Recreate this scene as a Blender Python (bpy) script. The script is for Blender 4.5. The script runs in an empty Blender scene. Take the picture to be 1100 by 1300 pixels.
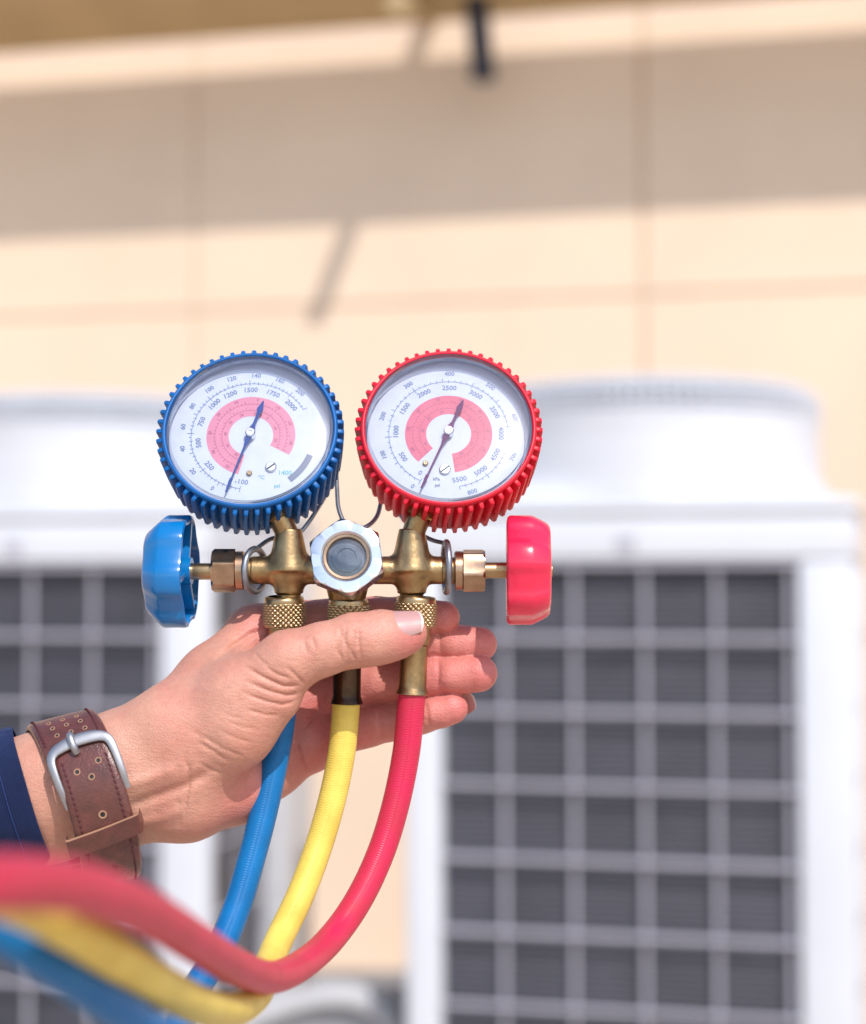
import bpy, bmesh, math, random
import numpy as np
from mathutils import Vector, Matrix, noise as mnoise
random.seed(7); rng = np.random.RandomState(7)
C = bpy.context.scene.collection
SC = bpy.context.scene
R = math.radians

# ------------------------------------------------------------------ camera, sky, sun, exposure
FPX = 2500.0                                    # focal length in pixels of the 1100-pixel wide photograph
PITCH = math.atan(110 / FPX)
CAM = np.array([0, 0, 1.5])
cx = np.array([1, 0, 0.]); cu_ = np.array([0, -math.sin(PITCH), math.cos(PITCH)]); cf = np.array([0, math.cos(PITCH), math.sin(PITCH)])
FOCUS = 0.730
cam = bpy.data.cameras.new('camera'); camo = bpy.data.objects.new('camera', cam); C.objects.link(camo)
camo.location = CAM; camo.rotation_euler = (R(90) + PITCH, 0, 0)
cam.sensor_fit = 'HORIZONTAL'; cam.sensor_width = 36; cam.lens = FPX / 1100 * 36
cam.clip_start = 0.02; cam.clip_end = 500
cam.dof.use_dof = True; cam.dof.focus_distance = FOCUS - 0.006; cam.dof.aperture_fstop = 7.9
SC.camera = camo
SUN_EL, SUN_AZ = 47, 21                          # azimuth to the right of straight behind the camera
w = bpy.data.worlds.new('World'); SC.world = w; w.use_nodes = True
nt = w.node_tree; bg = nt.nodes['Background']
sky = nt.nodes.new('ShaderNodeTexSky'); sky.sky_type = 'NISHITA'; sky.sun_disc = False
sky.sun_elevation = R(SUN_EL); sky.sun_rotation = R(180 - SUN_AZ)
nt.links.new(sky.outputs[0], bg.inputs[0]); bg.inputs[1].default_value = 0.15
sl = bpy.data.lights.new('sun', 'SUN'); sl.energy = 2.95; sl.angle = R(0.6); sl.color = (1, .955, .9)
so = bpy.data.objects.new('sun', sl); C.objects.link(so)
to_sun = Vector((math.sin(R(SUN_AZ)) * math.cos(R(SUN_EL)), -math.cos(R(SUN_AZ)) * math.cos(R(SUN_EL)), math.sin(R(SUN_EL))))
so.rotation_euler = (-to_sun).to_track_quat('-Z', 'Y').to_euler(); so.location = (2, -3, 6)
SC.view_settings.view_transform = 'Standard'; SC.view_settings.look = 'None'
SC.view_settings.gamma = 1; SC.view_settings.use_curve_mapping = False
SC.view_settings.exposure = 0.42

# ------------------------------------------------------------------ helpers
def S(px, py, z=0.0):
    """photograph pixel at z mm in front of the plane of focus -> millimetres in the hand's own frame"""
    k = (FOCUS * 1000 - z) / FPX
    return np.array([(px - 550) * k, (650 - py) * k, z])
def toW(v):
    v = np.asarray(v, float) / 1000.
    return CAM + np.outer(v[:, 0], cx) + np.outer(v[:, 1], cu_) + np.outer(FOCUS - v[:, 2], cf)
def nrm(v): v = np.asarray(v, float); return v / np.linalg.norm(v)

def tag(o, label=None, cat=None, group=None, kind=None):
    if label: o['label'] = label
    if cat: o['category'] = cat
    if group: o['group'] = group
    if kind: o['kind'] = kind
    return o
def empty(name, loc, rz=0):
    o = bpy.data.objects.new(name, None); C.objects.link(o); o.location = loc; o.rotation_euler = (0, 0, rz)
    o.empty_display_size = .02; return o
def rootloc(o):
    while o.parent: o = o.parent
    return np.array(o.location)
def rawmesh(name, verts, faces, mats, smooth=True, uvs=None, auto=None, mi=None):
    me = bpy.data.meshes.new(name); me.from_pydata([tuple(v) for v in verts], [], faces)
    for m in (mats if isinstance(mats, (list, tuple)) else [mats]): me.materials.append(m)
    if mi is not None: me.polygons.foreach_set('material_index', mi)
    if smooth: me.polygons.foreach_set('use_smooth', [True] * len(me.polygons))
    if uvs is not None:
        l = me.uv_layers.new(name='UVMap'); d = np.zeros((len(me.loops), 2), np.float32)
        idx = np.zeros(len(me.loops), np.int32); me.loops.foreach_get('vertex_index', idx)
        d[:] = np.asarray(uvs)[idx]; l.data.foreach_set('uv', d.ravel())
    me.update()
    if auto: 
        try: me.set_sharp_from_angle(angle=R(auto))
        except Exception: pass
    return me
def mk(name, geo, mat, parent=None, loc=None, smooth=True, auto=40, mi=None):
    """geometry in the hand frame (mm) -> one mesh object"""
    verts, faces = geo[0], geo[1]; uvs = geo[2] if len(geo) > 2 else None
    W = toW(verts)
    base = rootloc(parent) if parent is not None else (np.array(loc) if loc is not None else W.mean(0))
    me = rawmesh(name, W - base, faces, mat, smooth, uvs, auto if smooth else None, mi)
    o = bpy.data.objects.new(name, me); C.objects.link(o)
    if parent is not None: o.parent = parent
    else: o.location = base
    return o
def join(*gs):
    V, F, n = [], [], 0
    for g in gs:
        V += [tuple(v) for v in g[0]]; F += [tuple(i + n for i in f) for f in g[1]]; n += len(g[0])
    return V, F
def frame(axis, hint=(0, 0, 1)):
    a = nrm(axis); h = np.array(hint, float)
    if abs(np.dot(a, h)) > .95: h = np.array([0, 1, 0.])
    e1 = nrm(h - a * np.dot(h, a)); return e1, np.cross(a, e1), a
def lathe(prof, org, axis, seg=48, hint=(0, 0, 1), rfun=None, phase=0.0, caps=False):
    """prof: list of (radius, height along axis)"""
    e1, e2, a = frame(axis, hint); org = np.asarray(org, float); V, F, U = [], [], []
    for (r, h) in prof:
        for i in range(seg):
            t = 2 * math.pi * i / seg + phase; rr = rfun(r, h, t) if rfun else r
            V.append(org + a * h + rr * (math.cos(t) * e1 + math.sin(t) * e2)); U.append((i / seg * 40, h))
    n = len(prof)
    for j in range(n - 1):
        for i in range(seg):
            k = (i + 1) % seg; F.append((j * seg + i, j * seg + k, (j + 1) * seg + k, (j + 1) * seg + i))
    if caps: F.append(tuple(range(seg - 1, -1, -1))); F.append(tuple((n - 1) * seg + i for i in range(seg)))
    return V, F, U
def catmull(P, n):
    P = np.asarray(P, float); m = len(P); Q = np.vstack([2 * P[0] - P[1], P, 2 * P[-1] - P[-2]]); out = []
    for i in range(m - 1):
        p0, p1, p2, p3 = Q[i:i + 4]
        for k in range(n):
            t = k / n
            out.append(.5 * ((2 * p1) + (-p0 + p2) * t + (2 * p0 - 5 * p1 + 4 * p2 - p3) * t * t + (-p0 + 3 * p1 - 3 * p2 + p3) * t ** 3))
    out.append(P[-1]); return np.array(out)
def tube(P, r, seg=16, sub=8, closed=False, sx=1, sy=1, hint=(0, 0, 1), cap=True, flat=None):
    """round or flattened tube along a smooth path; P rows may carry a radius as 4th value"""
    P = np.asarray(P, float)
    Q = catmull(P, sub) if sub > 1 else P
    rad = Q[:, 3] if Q.shape[1] > 3 else np.full(len(Q), r); X = Q[:, :3]
    T = np.gradient(X, axis=0); T /= np.linalg.norm(T, axis=1)[:, None] + 1e-12
    e1, e2, _ = frame(T[0], hint); V, F, U = [], [], []; L = 0
    for i in range(len(X)):
        if i: L += np.linalg.norm(X[i] - X[i - 1])
        e1 = nrm(e1 - T[i] * np.dot(e1, T[i])); e2 = np.cross(T[i], e1)
        for k in range(seg):
            t = 2 * math.pi * k / seg
            V.append(X[i] + rad[i] * (sx * math.cos(t) * e1 + sy * math.sin(t) * e2)); U.append((L, k / seg))
    for i in range(len(X) - 1):
        for k in range(seg):
            m = (k + 1) % seg; F.append((i * seg + k, i * seg + m, (i + 1) * seg + m, (i + 1) * seg + k))
    if cap: F.append(tuple(range(seg - 1, -1, -1))); F.append(tuple((len(X) - 1) * seg + k for k in range(seg)))
    return V, F, U
def box(c, ex, ey, ez, hx, hy, hz):
    V = []; c = np.asarray(c, float)
    for sx in (-1, 1):
        for sy in (-1, 1):
            for sz in (-1, 1): V.append(c + sx * hx * ex + sy * hy * ey + sz * hz * ez)
    return V, [(0, 1, 3, 2), (4, 6, 7, 5), (0, 4, 5, 1), (2, 3, 7, 6), (0, 2, 6, 4), (1, 5, 7, 3)]

# ------------------------------------------------------------------ materials
def mat(name, col, rough=.5, metal=0., noise=0., nscale=60., bump=0., bscale=300., spec=.5, coat=0., sss=0., vary=None, bdist=.0006, detail=4):
    m = bpy.data.materials.new(name); m.use_nodes = True; t = m.node_tree; b = t.nodes['Principled BSDF']
    b.inputs['Base Color'].default_value = (*col, 1); b.inputs['Roughness'].default_value = rough
    b.inputs['Metallic'].default_value = metal; b.inputs['Specular IOR Level'].default_value = spec
    b.inputs['Coat Weight'].default_value = coat; b.inputs['Coat Roughness'].default_value = .12
    if sss: b.inputs['Subsurface Weight'].default_value = sss; b.inputs['Subsurface Radius'].default_value = (1, .35, .2); b.inputs['Subsurface Scale'].default_value = .004
    tc = t.nodes.new('ShaderNodeTexCoord')
    if noise or vary:
        n = t.nodes.new('ShaderNodeTexNoise'); n.inputs['Scale'].default_value = nscale; n.inputs['Detail'].default_value = detail
        n.inputs['Roughness'].default_value = .6
        t.links.new(tc.outputs['Object'], n.inputs['Vector'])
        mx = t.nodes.new('ShaderNodeMix'); mx.data_type = 'RGBA'
        c2 = vary if vary else tuple(c * (1 - noise) for c in col)
        mx.inputs[6].default_value = (*col, 1); mx.inputs[7].default_value = (*c2, 1)
        rp = t.nodes.new('ShaderNodeMapRange'); rp.inputs[1].default_value = .38; rp.inputs[2].default_value = .68
        t.links.new(n.outputs[0], rp.inputs[0]); t.links.new(rp.outputs[0], mx.inputs[0]); t.links.new(mx.outputs[2], b.inputs['Base Color'])
        rr = t.nodes.new('ShaderNodeMapRange'); rr.inputs[3].default_value = rough * .8; rr.inputs[4].default_value = min(1, rough * 1.3)
        t.links.new(n.outputs[0], rr.inputs[0]); t.links.new(rr.outputs[0], b.inputs['Roughness'])
    if bump:
        n2 = t.nodes.new('ShaderNodeTexNoise'); n2.inputs['Scale'].default_value = bscale; n2.inputs['Detail'].default_value = 6
        t.links.new(tc.outputs['Object'], n2.inputs['Vector'])
        bp = t.nodes.new('ShaderNodeBump'); bp.inputs['Strength'].default_value = bump; bp.inputs['Distance'].default_value = bdist
        t.links.new(n2.outputs[0], bp.inputs['Height']); t.links.new(bp.outputs[0], b.inputs['Normal'])
    return m
def clear_mat(name, tint=(1, 1, 1), rough=.03, add=.0):
    m = bpy.data.materials.new(name); m.use_nodes = True; t = m.node_tree; t.nodes.remove(t.nodes['Principled BSDF'])
    o = t.nodes['Material Output']; tr = t.nodes.new('ShaderNodeBsdfTransparent'); tr.inputs[0].default_value = (*tint, 1)
    gl = t.nodes.new('ShaderNodeBsdfGlossy'); gl.inputs['Roughness'].default_value = rough
    fr = t.nodes.new('ShaderNodeFresnel'); fr.inputs[0].default_value = 1.49
    ad = t.nodes.new('ShaderNodeMath'); ad.operation = 'ADD'; ad.inputs[1].default_value = add; t.links.new(fr.outputs[0], ad.inputs[0])
    mx = t.nodes.new('ShaderNodeMixShader'); t.links.new(ad.outputs[0], mx.inputs[0]); t.links.new(tr.outputs[0], mx.inputs[1]); t.links.new(gl.outputs[0], mx.inputs[2])
    t.links.new(mx.outputs[0], o.inputs[0]); return m
def hose_mat(name, col, vary):
    m = mat(name, col, .40, noise=.1, nscale=70, vary=vary, spec=.35, detail=8)
    t = m.node_tree; b = t.nodes['Principled BSDF']; uv = t.nodes.new('ShaderNodeUVMap'); uv.uv_map = 'UVMap'
    mp = t.nodes.new('ShaderNodeMapping'); t.links.new(uv.outputs[0], mp.inputs[0]); mp.inputs['Scale'].default_value = (1, 1, 1)
    sep = t.nodes.new('ShaderNodeSeparateXYZ'); t.links.new(mp.outputs[0], sep.inputs[0])
    # two families of spiral braid showing through the jacket
    def wave(ku, kv):
        a = t.nodes.new('ShaderNodeMath'); a.operation = 'MULTIPLY'; a.inputs[1].default_value = ku; t.links.new(sep.outputs[0], a.inputs[0])
        c = t.nodes.new('ShaderNodeMath'); c.operation = 'MULTIPLY_ADD'; c.inputs[1].default_value = kv; t.links.new(sep.outputs[1], c.inputs[0]); t.links.new(a.outputs[0], c.inputs[2])
        s = t.nodes.new('ShaderNodeMath'); s.operation = 'SINE'; t.links.new(c.outputs[0], s.inputs[0]); return s
    s1 = wave(2 * math.pi / .95, 2 * math.pi * 4); s2 = wave(2 * math.pi / .95, -2 * math.pi * 4)
    mxm = t.nodes.new('ShaderNodeMath'); mxm.operation = 'MAXIMUM'; t.links.new(s1.outputs[0], mxm.inputs[0]); t.links.new(s2.outputs[0], mxm.inputs[1])
    bp = t.nodes.new('ShaderNodeBump'); bp.inputs['Strength'].default_value = .3; bp.inputs['Distance'].default_value = .00016
    t.links.new(mxm.outputs[0], bp.inputs['Height']); t.links.new(bp.outputs[0], b.inputs['Normal']); return m
M = {}
M['blue'] = mat('blue_rubber', (.002, .115, .385), .42, noise=.25, nscale=90, bump=.1, bscale=900, bdist=.0003, spec=.35)
M['blue_knob'] = mat('blue_gloss_plastic', (.002, .165, .46), .24, noise=.12, nscale=70, bump=.06, bscale=500, coat=.3, bdist=.0004)
M['red'] = mat('red_rubber', (.72, .012, .035), .38, noise=.25, nscale=90, bump=.1, bscale=900, bdist=.0003, spec=.35)
M['red_knob'] = mat('red_gloss_plastic', (.80, .02, .075), .25, noise=.12, nscale=70, bump=.06, bscale=500, coat=.3, bdist=.0004)
M['brass'] = mat('brass', (.44, .30, .15), .35, 1., noise=.35, nscale=150, vary=(.25, .165, .085), bump=.3, bscale=700, bdist=.0003)
M['brass_bright'] = mat('turned_brass', (.50, .355, .20), .32, 1., vary=(.40, .28, .15), nscale=130, bump=.1, bscale=900, bdist=.0003)
M['brass_nut'] = mat('packing_nut_brass', (.50, .34, .23), .30, 1., vary=(.33, .21, .14), nscale=120, bump=.1, bscale=700, bdist=.0003)
M['dark_brass'] = mat('dark_shrunk_ferrule', (.09, .05, .03), .22, .8, vary=(.03, .016, .01), nscale=80)
M['chrome'] = mat('nickel_plate', (.80, .81, .84), .24, 1., vary=(.62, .64, .69), nscale=120, bump=.06, bscale=900, bdist=.0002)
M['steel'] = mat('grey_steel_wire', (.36, .38, .43), .38, .9, vary=(.22, .24, .28), nscale=140)
M['satin'] = mat('brushed_steel', (.44, .44, .46), .5, 1., vary=(.38, .38, .41), nscale=300, bump=.12, bscale=1500, bdist=.0001)
M['dial'] = mat('dial_white', (.62, .65, .72), .6, noise=.06, nscale=200, spec=.2)
M['print'] = mat('printed_blue_grey', (.15, .20, .36), .5, noise=.1)
M['print_soft'] = mat('printed_grey', (.12, .15, .24), .5, noise=.1)
M['print_teal'] = mat('printed_teal', (.10, .42, .45), .5, noise=.1)
M['pink'] = mat('printed_pink', (.70, .22, .31), .5, noise=.06, nscale=200)
M['pink2'] = mat('printed_rose', (.66, .11, .18), .5, noise=.06, nscale=200)
M['print_pinkline'] = mat('printed_dark_rose', (.40, .07, .16), .5, noise=.1)
M['needle'] = mat('needle_blue', (.02, .06, .26), .6, noise=.1, spec=.15)
M['needle_red'] = mat('needle_plum', (.14, .03, .12), .6, noise=.1, spec=.15)
M['lens'] = clear_mat('clear_lens', (.92, .95, 1), .08, .055)
M['lens_rim'] = clear_mat('lens_edge', (.72, .77, .88), .06, .12)
M['sight'] = mat('sight_glass_indicator', (.10, .11, .13), .10, .0, vary=(.22, .23, .25), nscale=160, coat=1.)
M['dark'] = mat('black_shadow_gap', (.012, .012, .014), .5, noise=.2)
M['hose_blue'] = hose_mat('blue_hose', (.001, .150, .41), (.001, .115, .33))
M['hose_yellow'] = hose_mat('yellow_hose', (.80, .61, .12), (.66, .47, .08))
M['hose_red'] = hose_mat('red_hose', (.60, .018, .075), (.50, .03, .06))
M['nail'] = mat('fingernail', (.52, .28, .27), .36, sss=.2, noise=.05, coat=.15)
M['nail_edge'] = mat('fingernail_edge', (.62, .50, .46), .3, sss=.2, noise=.05)
M['leather'] = mat('brown_leather', (.135, .042, .034), .25, vary=(.085, .030, .026), nscale=160, bump=.6, bscale=1100, bdist=.0004, spec=.6)
M['leather_edge'] = mat('tan_leather_edge', (.46, .25, .15), .6, noise=.2)
M['stitch'] = mat('oxblood_thread', (.085, .012, .018), .7, noise=.2)
M['cab'] = mat('white_cabinet_paint', (.61, .625, .675), .45, noise=.06, nscale=3)
M['bar'] = mat('grey_guard_wire', (.40, .39, .45), .5, noise=.08, nscale=9)
M['guard'] = mat('fan_guard_wire', (.58, .60, .66), .5, noise=.08, nscale=9)
M['ledge'] = mat('tan_ledge', (.52, .385, .21), .7, noise=.15, nscale=2.5)
M['black'] = mat('black_iron', (.012, .016, .035), .4, noise=.2, nscale=20)
M['pipe'] = mat('white_pipe_wrap', (.46, .46, .48), .6, noise=.12, nscale=12, bump=.3, bscale=40, bdist=.004)
M['pad'] = mat('grey_concrete_pad', (.26, .25, .25), .85, noise=.25, nscale=6, bump=.3, bscale=60, bdist=.004)

def wall_mat():
    m = mat('cream_wall_panel', (.77, .605, .46), .75, noise=.07, nscale=1.3, bump=.25, bscale=160, bdist=.002)
    return m
M['wall'] = wall_mat()
M['joint'] = mat('joint_filler', (.62, .455, .32), .85, noise=.15, nscale=8)

def coil_mat():
    m = mat('dark_coil_fins', (.074, .074, .094), .5, .2, noise=.3, nscale=5)
    t = m.node_tree; b = t.nodes['Principled BSDF']; tc = t.nodes.new('ShaderNodeTexCoord')
    wv = t.nodes.new('ShaderNodeTexWave'); wv.bands_direction = 'Z'; wv.inputs['Scale'].default_value = 24; wv.inputs['Distortion'].default_value = .4
    t.links.new(tc.outputs['Object'], wv.inputs[0]); bp = t.nodes.new('ShaderNodeBump'); bp.inputs['Strength'].default_value = .6; bp.inputs['Distance'].default_value = .006
    t.links.new(wv.outputs[1], bp.inputs['Height']); t.links.new(bp.outputs[0], b.inputs['Normal']); return m
M['coil'] = coil_mat()

def skin_mat():
    m = bpy.data.materials.new('skin'); m.use_nodes = True; t = m.node_tree; b = t.nodes['Principled BSDF']
    at = t.nodes.new('ShaderNodeAttribute'); at.attribute_name = 'tone'
    tc = t.nodes.new('ShaderNodeTexCoord')
    n1 = t.nodes.new('ShaderNodeTexNoise'); n1.inputs['Scale'].default_value = 55; n1.inputs['Detail'].default_value = 5; t.links.new(tc.outputs['Object'], n1.inputs[0])
    ramp = t.nodes.new('ShaderNodeMix'); ramp.data_type = 'RGBA'; ramp.inputs[6].default_value = (1.03, 1.02, 1.01, 1); ramp.inputs[7].default_value = (.95, .80, .79, 1)
    mr = t.nodes.new('ShaderNodeMapRange'); mr.inputs[1].default_value = .35; mr.inputs[2].default_value = .7; t.links.new(n1.outputs[0], mr.inputs[0]); t.links.new(mr.outputs[0], ramp.inputs[0])
    mu = t.nodes.new('ShaderNodeMix'); mu.data_type = 'RGBA'; mu.blend_type = 'MULTIPLY'; mu.inputs[0].default_value = 1
    t.links.new(at.outputs['Color'], mu.inputs[6]); t.links.new(ramp.outputs[2], mu.inputs[7]); 
    n4 = t.nodes.new('ShaderNodeTexNoise'); n4.inputs['Scale'].default_value = 420; n4.inputs['Detail'].default_value = 4; t.links.new(tc.outputs['Object'], n4.inputs[0])
    mr4 = t.nodes.new('ShaderNodeMapRange'); mr4.inputs[1].default_value = .35; mr4.inputs[2].default_value = .65; mr4.inputs[3].default_value = .955; mr4.inputs[4].default_value = 1.035; t.links.new(n4.outputs[0], mr4.inputs[0])
    mu2 = t.nodes.new('ShaderNodeMix'); mu2.data_type = 'RGBA'; mu2.blend_type = 'MULTIPLY'; mu2.inputs[0].default_value = 1
    t.links.new(mu.outputs[2], mu2.inputs[6]); t.links.new(mr4.outputs[0], mu2.inputs[7]); t.links.new(mu2.outputs[2], b.inputs['Base Color'])
    b.inputs['Roughness'].default_value = .48; b.inputs['Specular IOR Level'].default_value = .45
    b.inputs['Subsurface Weight'].default_value = .22; b.inputs['Subsurface Radius'].default_value = (1, .32, .18); b.inputs['Subsurface Scale'].default_value = .0035
    # pores: fine cells plus stretched fine wrinkles across the hand
    vo = t.nodes.new('ShaderNodeTexVoronoi'); vo.feature = 'DISTANCE_TO_EDGE'; vo.inputs['Scale'].default_value = 900
    dn = t.nodes.new('ShaderNodeTexNoise'); dn.inputs['Scale'].default_value = 200; t.links.new(tc.outputs['Object'], dn.inputs[0])
    t.links.new(tc.outputs['Object'], vo.inputs[0])
    vr = t.nodes.new('ShaderNodeMapRange'); vr.inputs[1].default_value = 0; vr.inputs[2].default_value = .25; t.links.new(vo.outputs[0], vr.inputs[0])
    mp = t.nodes.new('ShaderNodeMapping'); mp.inputs['Rotation'].default_value = (0, R(-25), 0); mp.inputs['Scale'].default_value = (1, 1, 3.2); t.links.new(tc.outputs['Object'], mp.inputs[0])
    n3 = t.nodes.new('ShaderNodeTexNoise'); n3.inputs['Scale'].default_value = 230; n3.inputs['Detail'].default_value = 5; n3.inputs['Distortion'].default_value = .8; t.links.new(mp.outputs[0], n3.inputs[0])
    b1 = t.nodes.new('ShaderNodeBump'); b1.inputs['Strength'].default_value = .35; b1.inputs['Distance'].default_value = .0002; t.links.new(vr.outputs[0], b1.inputs['Height'])
    b2 = t.nodes.new('ShaderNodeBump'); b2.inputs['Strength'].default_value = .5; b2.inputs['Distance'].default_value = .0005
    t.links.new(n3.outputs[0], b2.inputs['Height']); t.links.new(b1.outputs[0], b2.inputs['Normal']); t.links.new(b2.outputs[0], b.inputs['Normal']); return m
M['skin'] = skin_mat()

def cloth_mat():
    m = mat('navy_twill', (.0055, .014, .062), .85, vary=(.004, .010, .046), nscale=25, spec=.3)
    t = m.node_tree; b = t.nodes['Principled BSDF']; uv = t.nodes.new('ShaderNodeUVMap'); uv.uv_map = 'UVMap'
    w1 = t.nodes.new('ShaderNodeTexWave'); w1.bands_direction = 'DIAGONAL'; w1.inputs['Scale'].default_value = .62; w1.inputs['Distortion'].default_value = .6; w1.inputs['Detail'].default_value = 2
    t.links.new(uv.outputs[0], w1.inputs[0]); bp = t.nodes.new('ShaderNodeBump'); bp.inputs['Strength'].default_value = .8; bp.inputs['Distance'].default_value = .0003
    t.links.new(w1.outputs[1], bp.inputs['Height']); t.links.new(bp.outputs[0], b.inputs['Normal'])
    b.inputs['Sheen Weight'].default_value = .15; b.inputs['Sheen Tint'].default_value = (.3, .45, 1, 1)
    return m
M['cloth'] = cloth_mat()

# ------------------------------------------------------------------ the setting: ground, wall, ledge
YAW = R(14)
uu = np.array([math.cos(YAW), -math.sin(YAW), 0.]); inn = np.array([math.sin(YAW), math.cos(YAW), 0.])
def wobj(name, V, F, m, parent=None, loc=(0, 0, 0), smooth=False, auto=None):
    me = rawmesh(name, V, F, m, smooth, None, auto); o = bpy.data.objects.new(name, me); C.objects.link(o); o.location = loc
    if parent is not None: o.parent = parent
    return o
def bbox(x0, x1, y0, y1, z0, z1, bev=0.):
    bm = bmesh.new(); bmesh.ops.create_cube(bm, size=1)
    for v in bm.verts: v.co = Vector(((x0 + x1) / 2 + v.co.x * (x1 - x0), (y0 + y1) / 2 + v.co.y * (y1 - y0), (z0 + z1) / 2 + v.co.z * (z1 - z0)))
    if bev: bmesh.ops.bevel(bm, geom=bm.edges[:], offset=bev, segments=3, affect='EDGES', profile=.5)
    V = [tuple(v.co) for v in bm.verts]; F = [tuple(v.index for v in f.verts) for f in bm.faces]; bm.free(); return V, F

gm = mat('pale_concrete_ground', (.55, .435, .33), .9, noise=.2, nscale=2, bump=.3, bscale=30, bdist=.005)
tag(wobj('ground', *((lambda q: (q, [(0, 1, 2, 3)]))([(-120, -120, 0), (120, -120, 0), (120, 120, 0), (-120, 120, 0)])), gm), kind='structure')

WD = 7.2
wall_root = empty('wall', (0, WD, 0), -YAW); tag(wall_root, kind='structure')
# wall frame: local x along the wall to the right, local y into the wall, z up
def wall_x(px):                                # along-wall coordinate of the wall point seen at pixel column px
    k = (px - 550) / FPX; return k * WD / (uu[0] - k * uu[1])
def wall_z(px, py):
    s = wall_x(px); y = WD + s * uu[1]; return 1.5 + (760 - py) / FPX * y
wobj('backing', *bbox(-14, 14, .0135, .25, 0, 5.2), M['joint'], wall_root)
xj = [wall_x(-1900), wall_x(-1300), wall_x(-740), wall_x(-230), wall_x(245), wall_x(818), wall_x(1440), wall_x(2150)]
zg = wall_z(550, 382)
zj = [0, zg - 1.22, zg, zg + 1.55, 5.2]
for i in range(len(xj) - 1):
    for j in range(len(zj) - 1):
        gx = .005 if i != 4 else .004
        x0 = xj[i] + (.010 if i == 5 else gx); x1 = xj[i + 1] - (.010 if i == 4 else gx)
        wobj('panel', *bbox(x0, x1, .006, .018, zj[j] + .009, zj[j + 1] - .009, .003), M['wall'], wall_root)

# sloping awning high on the wall; its two edges throw the shadow band, an arm throws the slanting one
nx_, ny_ = -inn[0], -inn[1]; sd_ = to_sun
sn_ = sd_[0] * nx_ + sd_[1] * ny_; TT = sd_[2] / sn_; LL = (sd_[0] * uu[0] + sd_[1] * uu[1]) / sn_
def wall_local(px, py, o):
    """point o metres out from the wall on the sight line of a photograph pixel, in the wall's frame"""
    k = (px - 550) / FPX
    s = (k * (WD - o * inn[1]) + o * inn[0]) / (uu[0] - k * uu[1]); y = WD + s * uu[1] - o * inn[1]
    return (s, -o, 1.5 + (760 - py) / FPX * y)
kz = WD / FPX
o1 = (740 * kz - 685 * kz) / (740 / FPX + TT); h1_ = 740 / FPX * (WD - o1)
o2 = .64; h2_ = 485 * kz + TT * o2
led = empty('awning', (0, WD, 0), -YAW)
tag(led, 'long tan awning panel across the top of the frame, a sunlit gap behind it', 'awning')
e_ = np.array([-(o2 - o1), h2_ - h1_]); e_ = e_ / np.linalg.norm(e_); nn_ = np.array([-e_[1], e_[0]]) * -1
c0_ = np.array([-o1, 1.5 + h1_]); c1_ = np.array([-o2, 1.5 + h2_])
for i in range(8):
    xa = -7 + i * 1.75 + .004; xb = xa + 1.742
    sec = [c0_, c1_, c1_ + np.array([0, .03]), c0_ + np.array([0, .03])]
    V = [(xx, q[0], q[1]) for xx in (xa, xb) for q in sec]
    wobj('awning_panel', V, [(0, 1, 2, 3), (7, 6, 5, 4), (0, 4, 5, 1), (1, 5, 6, 2), (2, 6, 7, 3), (3, 7, 4, 0)], M['ledge'], led)
b0 = np.array(wall_local(545, 12, 0.0)); ot = .72
tipz = 1.5 + (760 - 400) * kz * 1.01 + TT * ot
tip = np.array([wall_x(400) + LL * ot, -ot, tipz])
for dx_ in (0, -2.3, 2.3, 4.6):
    V, F, _ = tube([b0 + np.array([dx_, 0, 0]), (b0 + tip) / 2 + np.array([dx_, 0, .0]), tip + np.array([dx_, 0, 0])], .036, seg=12, sub=2)
    wobj('support_arm', [tuple(v) for v in V], F, M['ledge'], led, smooth=True, auto=40)
rod = empty('hanger_rod', (0, WD, 0), -YAW)
t0 = np.array(wall_local(604, -30, .22)); t1 = np.array(wall_local(614, 84, .23))
V, F, _ = tube([t0, (t0 + t1) / 2, t1], .042, seg=20, sub=2)
wobj('rod', [tuple(v) for v in V], F, M['black'], rod, smooth=True, auto=40)
V, F, _ = lathe([(.042, 0), (.047, .005), (.047, .035), (.042, .04)], t1 - np.array([0, 0, .03]), (0, 0, 1), 20, (1, 0, 0), caps=True)
wobj('end_cap', [tuple(v) for v in V], F, M['black'], rod, smooth=True, auto=40)
tag(rod, 'short black iron rod hanging from the awning at the top of the photo', 'rod')

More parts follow.
